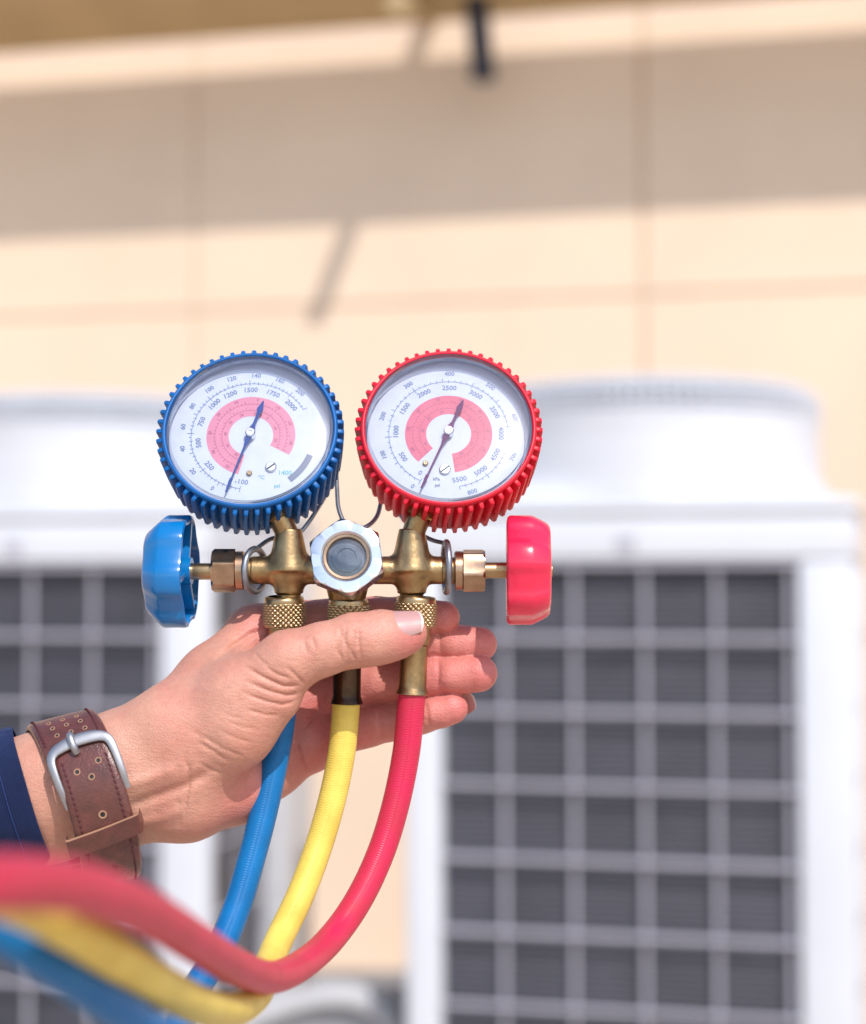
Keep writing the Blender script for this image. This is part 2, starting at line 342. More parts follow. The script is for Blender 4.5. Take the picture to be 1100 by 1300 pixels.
# ------------------------------------------------------------------ outdoor units
def ac_unit(origin, label):
    root = empty('air_conditioner', tuple(origin), -YAW)
    tag(root, label, 'air conditioner', 'outdoor air conditioner units by the wall')
    w_, d_, h_ = .93, .765, 1.705; gz = 1.578; lp, rp = .075, .112
    P = lambda n, g, m, **k: wobj(n, *g, m, root, **k)
    P('base', bbox(.0, w_, 0, d_, .04, .20, .006), M['cab'])
    for (x0, x1, y0, y1) in ((0, lp, 0, .06), (w_ - rp, w_, 0, .06), (0, .06, d_ - .10, d_), (w_ - .06, w_, d_ - .24, d_)):
        P('corner_post', bbox(x0, x1, y0, y1, .202, gz, .010), M['cab'], smooth=True, auto=30)
    P('top_panel', bbox(0, w_, 0, d_, gz + .002, h_ - .035, .008), M['cab'], smooth=True, auto=30)
    P('lid', bbox(-.008, w_ + .008, -.008, d_ + .008, h_ - .033, h_, .014), M['cab'], smooth=True, auto=30)
    P('coil', bbox(.062, w_ - .062, .035, d_ - .05, .203, gz - .002), M['coil'])
    P('brand_plate', bbox(w_ * .485, w_ * .525, -.004, -.0005, gz + .02, gz + .05, .001), M['bar'])
    # welded-wire guard, one bar at a time
    def bar_mesh(L, r, ax):
        V, F, _ = tube([np.array([0, 0, 0.]), np.array(ax, float) * L / 2, np.array(ax, float) * L], r, seg=8, sub=1)
        return rawmesh('guard_bar', V, F, M['bar'], True, None, 50)
    gw = w_ - lp - rp
    vm = bar_mesh(gz - .21, .0056, (0, 0, 1)); hm = bar_mesh(gw - .002, .0056, (1, 0, 0)); hs = bar_mesh(d_ - .30 - .062, .0056, (0, 1, 0))
    def inst(me, loc):
        o = bpy.data.objects.new('guard_bar', me); C.objects.link(o); o.parent = root; o.location = loc
    x = w_ - rp - .018
    while x > lp: inst(vm, (x, .018, .204)); x -= .1475
    z = gz - .008
    while z > .22: inst(hm, (lp + .001, .004, z)); z -= .1525
    y = .09
    while y < d_ - .24: inst(vm, (w_ - .018, y, .204)); y += .1475
    z = gz - .008
    while z > .22: inst(hs, (w_ - .004, .061, z)); z -= .1525
    # fan discharge bell with its wire dome
    c = np.array([w_ / 2, d_ / 2 - .0, h_]); 
    prof = [(.38, 0.001), (.38, .006), (.38, .014), (.38, .026), (.38, .042), (.38, .062), (.38, .09), (.38, .125), (.379, .15), (.384, .172), (.383, .182), (.374, .184), (.366, .17), (.362, .10), (.37, .001)]
    def sq(r, h, t):                            # round mouth flowing out to a square foot
        if r < .375 or h > .07: return r
        ct, st = abs(math.cos(t)), abs(math.sin(t)); Rs = 1 / ((ct / .462) ** 7 + (st / .382) ** 7) ** (1 / 7)
        f = (1 - h / .07) ** 3.; return r * (1 - f) + Rs * f
    V, F, _ = lathe(prof, c, (0, 0, 1), 96, (1, 0, 0), sq); P('fan_shroud', ([tuple(v) for v in V], F), M['cab'], smooth=True, auto=50)
    G = []
    for rr, hh in ((.381, .186), (.382, .205), (.380, .222), (.372, .240), (.355, .252), (.33, .258), (.30, .260), (.25, .262), (.20, .263), (.15, .264), (.10, .265)):
        Pp = [c + np.array([rr * math.cos(t), rr * math.sin(t), hh]) for t in np.linspace(0, 2 * math.pi, 65)]
        G.append(tube(Pp, .0045, seg=6, sub=1)[:2])
    for k in range(96):
        t = 2 * math.pi * k / 96; e = np.array([math.cos(t), math.sin(t), 0])
        pts = [c + e * rr + np.array([0, 0, hh]) for rr, hh in ((.381, .182), (.382, .205), (.380, .222), (.372, .240), (.355, .252), (.33, .258), (.30, .260), (.20, .262), (.10, .265))]
        G.append(tube(pts, .0038, seg=5, sub=1)[:2])
    G.append(lathe([(.10, .262), (.10, .27), (.001, .272)], c, (0, 0, 1), 32, (1, 0, 0))[:2])
    V, F = join(*G); P('fan_guard', (V, F), M['guard'], smooth=True, auto=50)
    # fan below the guard
    FB = [lathe([(.07, .05), (.07, .13), (.001, .14)], c, (0, 0, 1), 24, (1, 0, 0))[:2]]
    for k in range(4):
        t = k * math.pi / 2; e = np.array([math.cos(t), math.sin(t), 0]); f = np.array([-math.sin(t), math.cos(t), 0])
        FB.append(box(c + e * .21 + np.array([0, 0, .09]), e, nrm(f + np.array([0, 0, .4])), nrm(np.array([0, 0, 1]) - f * .4), .145, .08, .003))
    V, F = join(*FB); P('fan', (V, F), M['coil'])
    for (x0, x1) in ((.06, .2), (w_ - .2, w_ - .06)): P('foot', bbox(x0, x1, .02, d_ - .02, .0, .04), M['pad'])
    return root
RO = np.array([-.058, 4.17, 0.08]) ; RO[2] = 0
ac_unit(RO, 'white outdoor unit with dark wire-guarded coil, filling the right half behind the red gauge')
LO = np.array([-.488, 4.277, 0]) - uu * .93
ac_unit(LO, 'white outdoor unit cut off by the left edge, behind the blue gauge and sleeve')

# wrapped pipes on the ground between the units
pr = empty('pipe_bundle', (-.21, 4.42, 0)); tag(pr, 'white wrapped pipes arching low between the two outdoor units', 'pipe')
def wpx(px, py, Y): return np.array([(px - 550) / FPX * Y, Y, 1.5 + (760 - py) / FPX * Y])
for dz, dy in ((0, 0), (-.075, .05), (-.15, .0)):
    p = [wpx(x, yy, 4.42) + np.array([0, dy, dz]) - np.array([-.21, 4.42, 0]) for x, yy in ((250, 1336), (300, 1300), (350, 1276), (400, 1262), (440, 1260), (475, 1270), (503, 1300), (512, 1360), (514, 1480), (514, 1600))]
    V, F, _ = tube(p, .033, seg=14, sub=6); wobj('pipe', [tuple(v) for v in V], F, M['pipe'], pr, smooth=True, auto=50)
tag(wobj('kerb_block', *bbox(-.55, .55, -.1, .1, 0, .30, .01), M['pad'], None, (-.15, 6.35, 0), True, 30), 'grey concrete kerb block low behind the pipes between the units', 'kerb')

# ------------------------------------------------------------------ the hand: one continuous surface from a distance field
def nets(F_, lo, vx):
    # surface nets
    s = F_ < 0
    nx, ny, nz = s.shape
    c = np.zeros((nx - 1, ny - 1, nz - 1), np.int8)
    for i in (0, 1):
        for j in (0, 1):
            for k in (0, 1): c += s[i:nx - 1 + i, j:ny - 1 + j, k:nz - 1 + k]
    act = (c > 0) & (c < 8); idx = -np.ones(act.shape, np.int64); A = np.argwhere(act); idx[act] = np.arange(len(A))
    acc = np.zeros((len(A), 3)); cnt = np.zeros(len(A))
    cor = [(i, j, k) for i in (0, 1) for j in (0, 1) for k in (0, 1)]
    for a in cor:
        for b in cor:
            if sum(abs(a[q] - b[q]) for q in range(3)) == 1 and a < b:
                fa = F_[A[:, 0] + a[0], A[:, 1] + a[1], A[:, 2] + a[2]]; fb = F_[A[:, 0] + b[0], A[:, 1] + b[1], A[:, 2] + b[2]]
                m = (fa < 0) != (fb < 0); tt = np.where(m, fa / (fa - fb + 1e-12), 0)
                for q in range(3): acc[:, q] += np.where(m, a[q] + (b[q] - a[q]) * tt, 0)
                cnt += m
    V = lo + vx * (A + acc / cnt[:, None])
    faces = []
    for ax in range(3):
        sl0 = [slice(None)] * 3; sl1 = [slice(None)] * 3; sl0[ax] = slice(0, -1); sl1[ax] = slice(1, None)
        e = s[tuple(sl0)] != s[tuple(sl1)]; E = np.argwhere(e)
        o1, o2 = [q for q in range(3) if q != ax]
        ok = (E[:, o1] > 0) & (E[:, o2] > 0) & (E[:, o1] < idx.shape[o1]) & (E[:, o2] < idx.shape[o2]); E = E[ok]
        def g(d1, d2): Q = E.copy(); Q[:, o1] -= d1; Q[:, o2] -= d2; return idx[Q[:, 0], Q[:, 1], Q[:, 2]]
        q = np.stack([g(1, 1), g(0, 1), g(0, 0), g(1, 0)], 1); q = q[(q >= 0).all(1)] if False else q
        ins = s[E[:, 0], E[:, 1], E[:, 2]]; flip = ins if ax != 1 else ~ins
        q[~flip] = q[~flip][:, ::-1]; faces.append(q)
    Fc = np.concatenate(faces); Fc = Fc[(Fc >= 0).all(1)]
    # light relaxation to remove the grid
    for lam in (.4, .4):
        sm = np.zeros_like(V); ct = np.zeros(len(V))
        for a, b in ((0, 1), (1, 2), (2, 3), (3, 0)):
            np.add.at(sm, Fc[:, a], V[Fc[:, b]]); np.add.at(sm, Fc[:, b], V[Fc[:, a]]); np.add.at(ct, Fc[:, a], 1); np.add.at(ct, Fc[:, b], 1)
        V = V + lam * (sm / np.maximum(ct, 1)[:, None] - V)
    return V, Fc

def build_hand():
    vx = .52
    lo = np.array([-175., -134., -38.]); hi = np.array([30., -26., 40.])
    n = np.ceil((hi - lo) / vx).astype(int)
    gx = (lo[0] + vx * np.arange(n[0])).astype(np.float32); gy = (lo[1] + vx * np.arange(n[1])).astype(np.float32); gz = (lo[2] + vx * np.arange(n[2])).astype(np.float32)
    BIG = np.float32(40)
    def prim(field, a, ra, b, rb, k, flat=1.0):
        a = np.array(a, np.float32); b = np.array(b, np.float32); rm = max(ra, rb) + k + 4
        s = [slice(max(0, int((min(a[i], b[i]) - rm - lo[i]) / vx)), min(n[i], int((max(a[i], b[i]) + rm - lo[i]) / vx) + 2)) for i in range(3)]
        X = gx[s[0]][:, None, None]; Y = gy[s[1]][None, :, None]; Z = gz[s[2]][None, None, :]
        ba = b - a; L = float(ba @ ba) + 1e-6
        h = np.clip(((X - a[0]) * ba[0] + (Y - a[1]) * ba[1] + (Z - a[2]) * ba[2]) / L, 0, 1)
        d = np.sqrt((X - a[0] - h * ba[0]) ** 2 + (Y - a[1] - h * ba[1]) ** 2 + ((Z - a[2] - h * ba[2]) * flat) ** 2) - (ra + (rb - ra) * h)
        f = field[s[0], s[1], s[2]]
        if k > 0:
            t = np.clip(.5 + .5 * (f - d) / k, 0, 1); r_ = f * (1 - t) + d * t - k * t * (1 - t)
            r_ = np.where(f > 30, d, r_)
        else: r_ = np.minimum(f, d)
        field[s[0], s[1], s[2]] = r_
    def new(): return np.full(n, BIG, np.float32)
    def chain(field, pts, k, flat=1.0):
        for (p, q) in zip(pts[:-1], pts[1:]): prim(field, S(*p[:3]), p[3], S(*q[:3]), q[3], k, flat)
    body = new()
    # forearm: radius side, middle, ulna side
    chain(body, [(-75, 1010, 12, 16.0), (60, 984, 12, 15.2), (150, 957, 13, 14.6), (212, 926, 12, 14.4)], 6)
    chain(body, [(-75, 1032, 12, 17), (60, 1014, 13, 16.5), (150, 990, 14, 15.8), (220, 970, 12, 15)], 6)
    chain(body, [(-75, 1062, 8, 16), (60, 1040, 8, 15.2), (150, 1023, 9, 14.4), (236, 1012, 6, 15.4)], 6)
    # palm
    chain(body, [(212, 926, 12, 14.4), (270, 862, 0, 11.8), (324, 805, -15, 10.2)], 6)      # index metacarpal
    chain(body, [(222, 962, 10, 15), (300, 890, -10, 12), (350, 845, -24, 10.6)], 6)
    chain(body, [(232, 985, 8, 15), (310, 935, -10, 12.5), (372, 893, -24, 10.6)], 6)
    chain(body, [(236, 1012, 6, 15.4), (298, 996, -4, 13.8), (342, 972, -18, 11.8), (396, 942, -22, 10.2)], 6)
    chain(body, [(324, 805, -15, 10.2), (350, 845, -24, 10.6), (372, 893, -24, 10.6), (396, 942, -21, 10.2)], 4)
    # thumb and thenar
    chain(body, [(232, 932, 11, 13.5), (292, 862, 7, 11)], 6)
    chain(body, [(235, 938, 13, 14), (300, 884, 17, 12), (366, 840, 20, 10.7)], 6)
    chain(body, [(250, 962, 10, 15.2), (300, 924, 16, 13.6), (347, 884, 19.5, 10.2)], 6)
    th = new()
    chain(th, [(366, 840, 20, 10.8), (408, 825, 20.5, 9.2), (450, 813, 19.5, 9.3), (485, 808, 18, 9.0), (517, 804, 15.8, 7.3)], 3.5)
    prim(th, S(470, 818, 21), 7.5, S(506, 812, 18.5), 6.6, 3)
    t = np.clip(.5 + .5 * (body - th) / 4, 0, 1); body = body * (1 - t) + th * t - 4 * t * (1 - t)
    fing = new()
    specs = [
        [(324, 805, -15, 10), (380, 792, -19, 8.8), (435, 785, -19.5, 8.1), (478, 783, -18.5, 7.6), (513, 782, -16.5, 7.3), (563, 784, -13, 6.4)],
        [(350, 845, -24, 10.4), (405, 828, -25, 8.8), (465, 818, -24.5, 8.3), (510, 816, -22, 7.8), (556, 815, -19, 7.45), (609, 818, -15.5, 6.8)],
        [(372, 893, -24, 10.4), (415, 880, -24.5, 9.0), (462, 870, -23, 8.8), (510, 864, -19, 8.1), (552, 859, -16, 7.7), (608, 855, -11.5, 7.2)],
        [(396, 942, -21, 9.8), (430, 931, -21.5, 8.6), (468, 922, -20.5, 7.9), (505, 915, -18, 7.2), (536, 909, -16, 6.7), (574, 899, -12.5, 6.2)]]
    for sp in specs:
        f = new(); chain(f, sp, 1.6)
        for (p, q) in zip(sp[1:-1], sp[2:]):    # soft pads on the palm side, between the creases
            m = [(p[i] + q[i]) / 2 for i in range(4)]
            prim(f, S(m[0] - 6, m[1] + 1, m[2] + 2.0), m[3] * .82, S(m[0] + 6, m[1] + 1, m[2] + 2.0), m[3] * .82, 2)
        fing = np.minimum(fing, f + .12)
    t = np.clip(.5 + .5 * (body - fing) / 4, 0, 1); F_ = np.where((body > 30) | (fing > 30), np.minimum(body, fing), body * (1 - t) + fing * t - 4 * t * (1 - t))
    del body, fing, th
    # creases and tendons, as lines followed on the palm side (z above a level)
    def crease(pts, zmin, depth, wid, zmax=99):
        P = [S(*p) for p in pts]
        x0 = min(p[0] for p in P) - 5; x1 = max(p[0] for p in P) + 5; y0 = min(p[1] for p in P) - 5; y1 = max(p[1] for p in P) + 5
        sx = slice(max(0, int((x0 - lo[0]) / vx)), min(n[0], int((x1 - lo[0]) / vx))); sy = slice(max(0, int((y0 - lo[1]) / vx)), min(n[1], int((y1 - lo[1]) / vx)))
        X = gx[sx][:, None]; Y = gy[sy][None, :]; d = np.full((X.shape[0], Y.shape[1]), 99., np.float32)
        tt = np.zeros_like(d); tot = len(P) - 1
        for i in range(tot):
            a, b = P[i][:2], P[i + 1][:2]; ba = b - a
            h = np.clip(((X - a[0]) * ba[0] + (Y - a[1]) * ba[1]) / (ba @ ba + 1e-6), 0, 1)
            di = np.hypot(X - a[0] - h * ba[0], Y - a[1] - h * ba[1]); q = di < d; tt = np.where(q, (i + h) / tot, tt); d = np.minimum(d, di)
        g = depth * np.exp(-(d / wid) ** 2) * np.clip(np.sin(np.pi * np.clip(tt, .04, .96)) * 1.8, 0, 1)
        zz = np.clip((gz - zmin) / 2., 0, 1) * np.clip((zmax - gz) / 2., 0, 1)
        F_[sx, sy, :] += (g[:, :, None] * zz[None, None, :]).astype(np.float32)
    # folds at the root of the thumb
    crease([(318, 838), (345, 852), (368, 862), (388, 862)], 5, .9, .62)
    crease([(322, 856), (350, 868), (372, 874), (386, 872)], 5, .85, .6)
    crease([(318, 870), (345, 880), (366, 885), (382, 882)], 5, .75, .55)
    crease([(345, 838), (362, 848), (378, 853)], 5, .6, .5)
    crease([(322, 890), (345, 897), (362, 899)], 5, .6, .5)
    crease([(372, 838), (384, 850), (392, 860)], 8, .7, .5)
    crease([(282, 832), (300, 818), (318, 806), (336, 800)], -14, 1.1, 1.1)          # fold between thumb and index knuckle
    # thumb joint wrinkles
    for x0, dx in ((436, 3), (444, -2), (452, 3), (460, -1)):
        crease([(x0, 790), (x0 + dx, 803), (x0 - dx, 818), (x0 + dx + 2, 834)], 12, .6, .5)
    for (xa, ya, xb, yb) in ((300, 905, 338, 915), (285, 912, 330, 932), (270, 925, 318, 948), (330, 822, 352, 838), (296, 895, 318, 900), (392, 806, 398, 822), (402, 802, 408, 818), (262, 955, 292, 972)):
        crease([(xa, ya), ((xa + xb) / 2, (ya + yb) / 2 + 2), (xb, yb)], 2, .4, .45)
    # wrist
    crease([(246, 948), (252, 965), (250, 985), (246, 1010), (243, 1040)], -2, .7, .6)
    crease([(236, 1000), (239, 1020), (236, 1045)], -2, .35, .8)
    crease([(172, 1012), (205, 1000), (245, 986), (285, 962)], 2, 1.3, 2.2)
    crease([(170, 985), (205, 975), (240, 962)], 2, -.9, 2.4)
    crease([(176, 1035), (215, 1028), (250, 1012)], 2, -.7, 2.2)
    crease([(262, 930), (282, 942), (300, 955)], 4, .45, .7); crease([(250, 915), (272, 925), (296, 935)], 4, .3, .9)
    # palm and finger creases
    crease([(372, 945), (379, 965), (386, 990)], -20, .9, .8, 0)
    crease([(383, 930), (405, 900), (410, 880)], -24, .7, .8, 0)
    for q in ([(478, 905), (483, 925), (484, 945)], [(539, 892), (543, 908), (545, 925)], [(515, 838), (518, 858), (516, 878)], [(556, 835), (558, 855), (556, 878)],
              [(556, 800), (559, 815), (558, 832)], [(518, 765), (520, 780), (518, 798)], [(430, 915), (434, 935), (434, 955)]):
        crease(q, -22, .45, .65, 2)
    return nets(F_, lo, vx)
HV, HF = build_hand()
hb = toW([S(-60, 1020, 12)])[0]
Wv = toW(HV) - hb
me = bpy.data.meshes.new('person'); me.vertices.add(len(Wv)); me.vertices.foreach_set('co', Wv.astype(np.float32).ravel())
me.loops.add(HF.size); me.loops.foreach_set('vertex_index', HF.astype(np.int32).ravel()); me.polygons.add(len(HF))
me.polygons.foreach_set('loop_start', np.arange(0, HF.size, 4, dtype=np.int32)); me.polygons.foreach_set('loop_total', np.full(len(HF), 4, np.int32))
me.polygons.foreach_set('use_smooth', [True] * len(HF)); me.materials.append(M['skin']); me.update(calc_edges=True); me.validate()
# skin tone: paler wrist, pinker palm and fingertips
base = np.array([.54, .285, .205]); pinkc = np.array([.61, .245, .205]); deep = np.array([.57, .15, .15])
def blob(p, r): return np.exp(-((HV - S(*p)) ** 2).sum(1) / r ** 2)
pk = np.zeros(len(HV))
for p, r in (((620, 822, -12), 12), ((620, 855, -8), 12), ((585, 900, -10), 10), ((580, 785, -10), 10), ((545, 858, -12), 14), ((430, 930, -16), 16), ((400, 900, -16), 22), ((385, 960, -16), 14), ((330, 795, -6), 9), ((320, 1000, 4), 13), ((525, 812, 22), 8)):
    pk = np.maximum(pk, blob(p, r))
palm = 1 / (1 + np.exp(-(HV[:, 0] - S(395, 0)[0]) / 6.)) * (HV[:, 2] < 3)
tone = base + (pinkc - base) * np.clip(palm * .75 + .2 * (HV[:, 0] > -100), 0, 1)[:, None]
tone = tone + (deep - tone) * (pk * .62)[:, None]
ca = me.color_attributes.new('tone', 'FLOAT_COLOR', 'POINT'); ca.data.foreach_set('color', np.c_[np.clip(tone, 0, 1), np.ones(len(tone))].astype(np.float32).ravel())
person = bpy.data.objects.new('person', me); C.objects.link(person); person.location = hb
tag(person, 'person\'s left hand and forearm in a navy sleeve, thumb over the brass fittings', 'person')

# nails
def nail(p0, p1, r, up, half, wlen, name='fingernail', flat=.95):
    """patch bent round the line p0 (cuticle) -> p1 (free edge)"""
    p0 = np.array(p0, float); p1 = np.array(p1, float); ax = nrm(p1 - p0); L = np.linalg.norm(p1 - p0); n_ = nrm(np.array(up) - ax * np.dot(up, ax)); sd = np.cross(ax, n_)
    nu, nv = 22, 20; V = []; mi = []
    for i in range(nu + 1):
        u = i / nu
        hw = half * min(1, (1 - (1 - min(1, (u + .02) / .42)) ** 2.4) ** .5) * (1 - .12 * max(0, u - .75) / .25)
        uo = u
        for j in range(nv + 1):
            v = j / nv * 2 - 1; a = v * hw
            bulge = (1 - (abs(v)) ** 2.5) * .10 if u > .8 else 0
            rr = r(u) * (1 - .0 * v * v) - .25 * max(0, abs(v) - .8) / .2
            V.append(p0 + ax * L * (uo + bulge * max(0, (u - .8) / .2)) + rr * (n_ * math.cos(a) + sd * math.sin(a) * flat))
    F = []
    for i in range(nu):
        for j in range(nv):
            a = i * (nv + 1) + j; F.append((a, a + 1, a + nv + 2, a + nv + 1)); mi.append(1 if i >= nu - 1 else 0)
    n0 = len(V); V2 = []
    c = p0 + ax * L * .5
    for v in V: V2.append(np.array(v) - n_ * .45)
    F2 = F + [tuple(n0 + q for q in f[::-1]) for f in F]
    def rim(a, b): F2.append((a, b, n0 + b, n0 + a)); mi_r.append(1)
    mi_r = []
    for j in range(nv): rim(nu * (nv + 1) + j, nu * (nv + 1) + j + 1); rim(j + 1, j)
    for i in range(nu): rim((i + 1) * (nv + 1), i * (nv + 1)); rim(i * (nv + 1) + nv, (i + 1) * (nv + 1) + nv)
    o = mk(name, (V + V2, F2), [M['nail'], M['nail_edge']], person, auto=60, mi=mi + mi + mi_r); return o
nail(S(485, 810, 17.8), S(531, 803, 14.9), lambda u: 9.72 - .5 * max(0, 1 - u / .12) - 1.5 * u ** 1.6, (.05, .72, .69), .80, 12)
nail(S(578, 898, -13.5), S(597, 893, -11.5), lambda u: 6.5 - 1.5 * u, (.75, .25, -.6), .9, 6)

# ------------------------------------------------------------------ wrist frame for sleeve and watch
AX = nrm([math.cos(R(14)), math.sin(R(14)), 0.0]); UP = nrm([-math.sin(R(14)), math.cos(R(14)), 0]); ZZ = np.array([0, 0, 1.])
def wristpt(c, a, phi, b, cc): return c + AX * a + UP * b * math.cos(phi) + ZZ * cc * math.sin(phi)

# sleeve
def sleeve():
    c0 = S(42, 1010, 11); V, F, U = [], [], []; nA, nP = 150, 220
    L0 = -210.
    for side in (0, 1):
        for i in range(nA + 1):
            a = L0 * (1 - i / nA)
            for j in range(nP):
                ph = 2 * math.pi * j / nP
                f = 1.1 * mnoise.noise(Vector((a * .05, math.cos(ph) * 1.7, math.sin(ph) * 1.7))) + .35 * mnoise.noise(Vector((a * .16, math.cos(ph) * 5, math.sin(ph) * 5)))
                f += .45 * math.exp(-((a + 8.) / .9) ** 2) * -1 + (.35 if a > -7.6 else 0)
                rr = (0 if side == 0 else -1.3) + f + (-.5 * max(0, (a + .8) / .8) if side == 0 else 0)
                tilt = 3.6 * math.sin(ph) - 1.4 * math.cos(ph)
                V.append(wristpt(c0, a + tilt, ph, 25.2 + rr + .05 * -a, 21.5 + rr + .05 * -a)); U.append((a, j / nP * 150))
    n0 = (nA + 1) * nP
    for s_ in (0, 1):
        for i in range(nA):
            for j in range(nP):
                k = (j + 1) % nP; q = (s_ * n0 + i * nP + j, s_ * n0 + i * nP + k, s_ * n0 + (i + 1) * nP + k, s_ * n0 + (i + 1) * nP + j)
                F.append(q if s_ else q[::-1])
    for j in range(nP): k = (j + 1) % nP; F.append((nA * nP + j, nA * nP + k, n0 + nA * nP + k, n0 + nA * nP + j))
    mk('sleeve', (V, F, U), M['cloth'], person, auto=70)
    G = []
    for j in range(0, 200, 1):                    # hem stitching
        ph = 2 * math.pi * j / 200; 
        def pt(p_): 
            tilt = 3.6 * math.sin(p_) - 1.4 * math.cos(p_)
            f = 1.1 * mnoise.noise(Vector((-8 * .05, math.cos(p_) * 1.7, math.sin(p_) * 1.7)))
            return wristpt(c0, -8.0 + tilt, p_, 25.6 + f - .02, 21.9 + f - .02)
        G.append(tube([pt(ph), pt(ph + .010), pt(ph + .020)], .22, seg=5, sub=1)[:2])
    mk('hem_stitching', join(*G), mat('navy_thread', (.02, .05, .19), .7, noise=.1), person, auto=60)
sleeve()

# watch strap
watch = empty('wristwatch', tuple(toW([S(110, 1010, 13)])[0]))
tag(watch, 'brown leather wristwatch strap with a steel buckle round the wrist', 'watch')
WC = S(108, 1011, 12.5)
def sp(a, phi_d, off, sc=1.0):
    ph = R(phi_d); return wristpt(WC, a + 1.2 * math.cos(ph) * -1 + 8.2 * math.sin(ph) - .6, ph, 28.2 + off, 21.6 + off)
def band(phi0, phi1, off, wfun, thick, n=90, cofs=lambda t: 0):
    """leather band: outer face, inner face, rounded edges"""
    sec = [(-1, .15), (-.97, .6), (-.9, .92), (-.75, 1.0), (-.25, 1.06), (.25, 1.06), (.75, 1.0), (.9, .92), (.97, .6), (1, .15), (.98, 0), (0, 0), (-.98, 0)]
    V, F = [], []
    for i in range(n + 1):
        t = i / n; ph = phi0 + (phi1 - phi0) * t; hw = wfun(t)
        for (x, y) in sec: V.append(sp(x * hw + cofs(t), ph, off + y * thick))
    m = len(sec); mi = []
    for i in range(n):
        for k in range(m):
            q = (k + 1) % m; F.append((i * m + k, (i + 1) * m + k, (i + 1) * m + q, i * m + q)); mi.append(1 if k in (0, 9) else 0)
    F.append(tuple(range(m))); F.append(tuple(n * m + k for k in reversed(range(m)))); mi += [1, 1]
    return (V, F), mi
g_, mi_ = band(-75, 66, 0., lambda t: 13.0 - .6 * t, 2.3); strapA = mk('strap', g_, [M['leather'], M['leather_edge']], watch, auto=50, mi=mi_)
g_, mi_ = band(46, 215, 2.45, lambda t: 10.9 if t > .06 else 9.7 + 1.2 * (t / .06) ** .5, 2.4, 110, lambda t: 1.4 - .4 * t); strapB = mk('strap', g_, [M['leather'], M['leather_edge']], watch, auto=50, mi=mi_)
def stitches(par, phi0, phi1, xs, off, step=3.6, cof=0):
    G = []
    for x in xs:
        ph = phi0
        while ph < phi1:
            P = [sp(x + cof - .12, ph, off - .25), sp(x + cof, ph + step * .33, off + .16), sp(x + cof + .12, ph + step * .7, off - .25)]
            G.append(tube(P, .33, seg=6, sub=3)[:2]); ph += step
    mk('stitching', join(*G), M['stitch'], par, auto=60)
stitches(strapA, -70, 44, (-10.3, 9.8), 2.5)
stitches(strapB, 62, 210, (-7.6, 8.3), 4.95, cof=1.2)
def hole(par, a, phi, off, r=.95, rim=True):
    c_ = sp(a, phi, off); e = 1.0
    pa = nrm(sp(a + e, phi, off) - c_); pp = nrm(sp(a, phi + 2, off) - c_); nn_ = np.cross(pa, pp); 
    if nn_[2] < 0: nn_ = -nn_
    mk('hole', lathe([(r, .10), (r * .55, .06), (.01, .06)], c_, nn_, 18), M['dark'], par)
    if rim:
        mk('hole_rim', lathe([(r * 1.5, -.1), (r * 1.42, .16), (r * 1.15, .2), (r * .98, .10)], c_, nn_, 20), M['leather_edge'], par)
for a, ph in ((-5.6, 17), (-.4, 16.5), (4.8, 16), (-5.2, 26.5), (0, 26), (5.2, 25.5), (-4.8, 36), (.4, 35.5), (5.6, 35)): hole(strapA, a, ph, 2.42, .62)
for a, ph in ((-3.2, 70), (5.2, 66), (1.2, 75)): hole(strapB, a + 1.0, ph, 4.95, .82)
for ph in (99, 140, 152): hole(strapB, 2.2, ph, 4.95, 1.0, ph < 110)
# buckle: open frame, ends tucked at the bar
def buckle():
    pts = [(-12.2, 94, 2.6), (-12.6, 82, 4.6), (-12.9, 70, 5.7), (-12.6, 61, 6.1), (-10.4, 56.0, 6.3), (-6, 53.0, 6.5), (0, 51, 6.6), (6, 50.5, 6.5), (10.6, 51.5, 6.3), (13.2, 55.0, 6.1), (14.0, 63, 5.7), (14.2, 76, 4.7), (13.8, 89, 2.8)]
    rads = [1.35, 1.5, 1.65, 1.9, 2.35, 2.75, 2.9, 2.8, 2.4, 1.95, 1.65, 1.5, 1.35]
    P = [np.append(sp(a * .85 + 1.0, ph * .96 + 1.5, off - .3), r_ * .84) for (a, ph, off), r_ in zip(pts, rads)]
    return mk('buckle', tube(P, 1.9, seg=20, sub=7, sx=1.0, sy=.42, hint=(1, 0, 0)), M['satin'], watch, auto=60)
bk = buckle()
c_ = sp(-.6, 52.5, 7.3); pn = nrm(c_ - sp(-.6, 52.5, 3.0)); pt_ = nrm(sp(-.6, 60, 7.0) - sp(-.6, 50, 7.0)); pa_ = np.cross(pn, pt_)
mk('prong', tube([sp(-.2, 45.8, 5.6), sp(-.2, 47.5, 7.6), sp(-.2, 51, 8.1), sp(-.2, 55.5, 7.4), sp(-.2, 58, 5.4)], 1.35, seg=12, sub=5, hint=(0, 0, 1)), M['satin'], bk, auto=60)
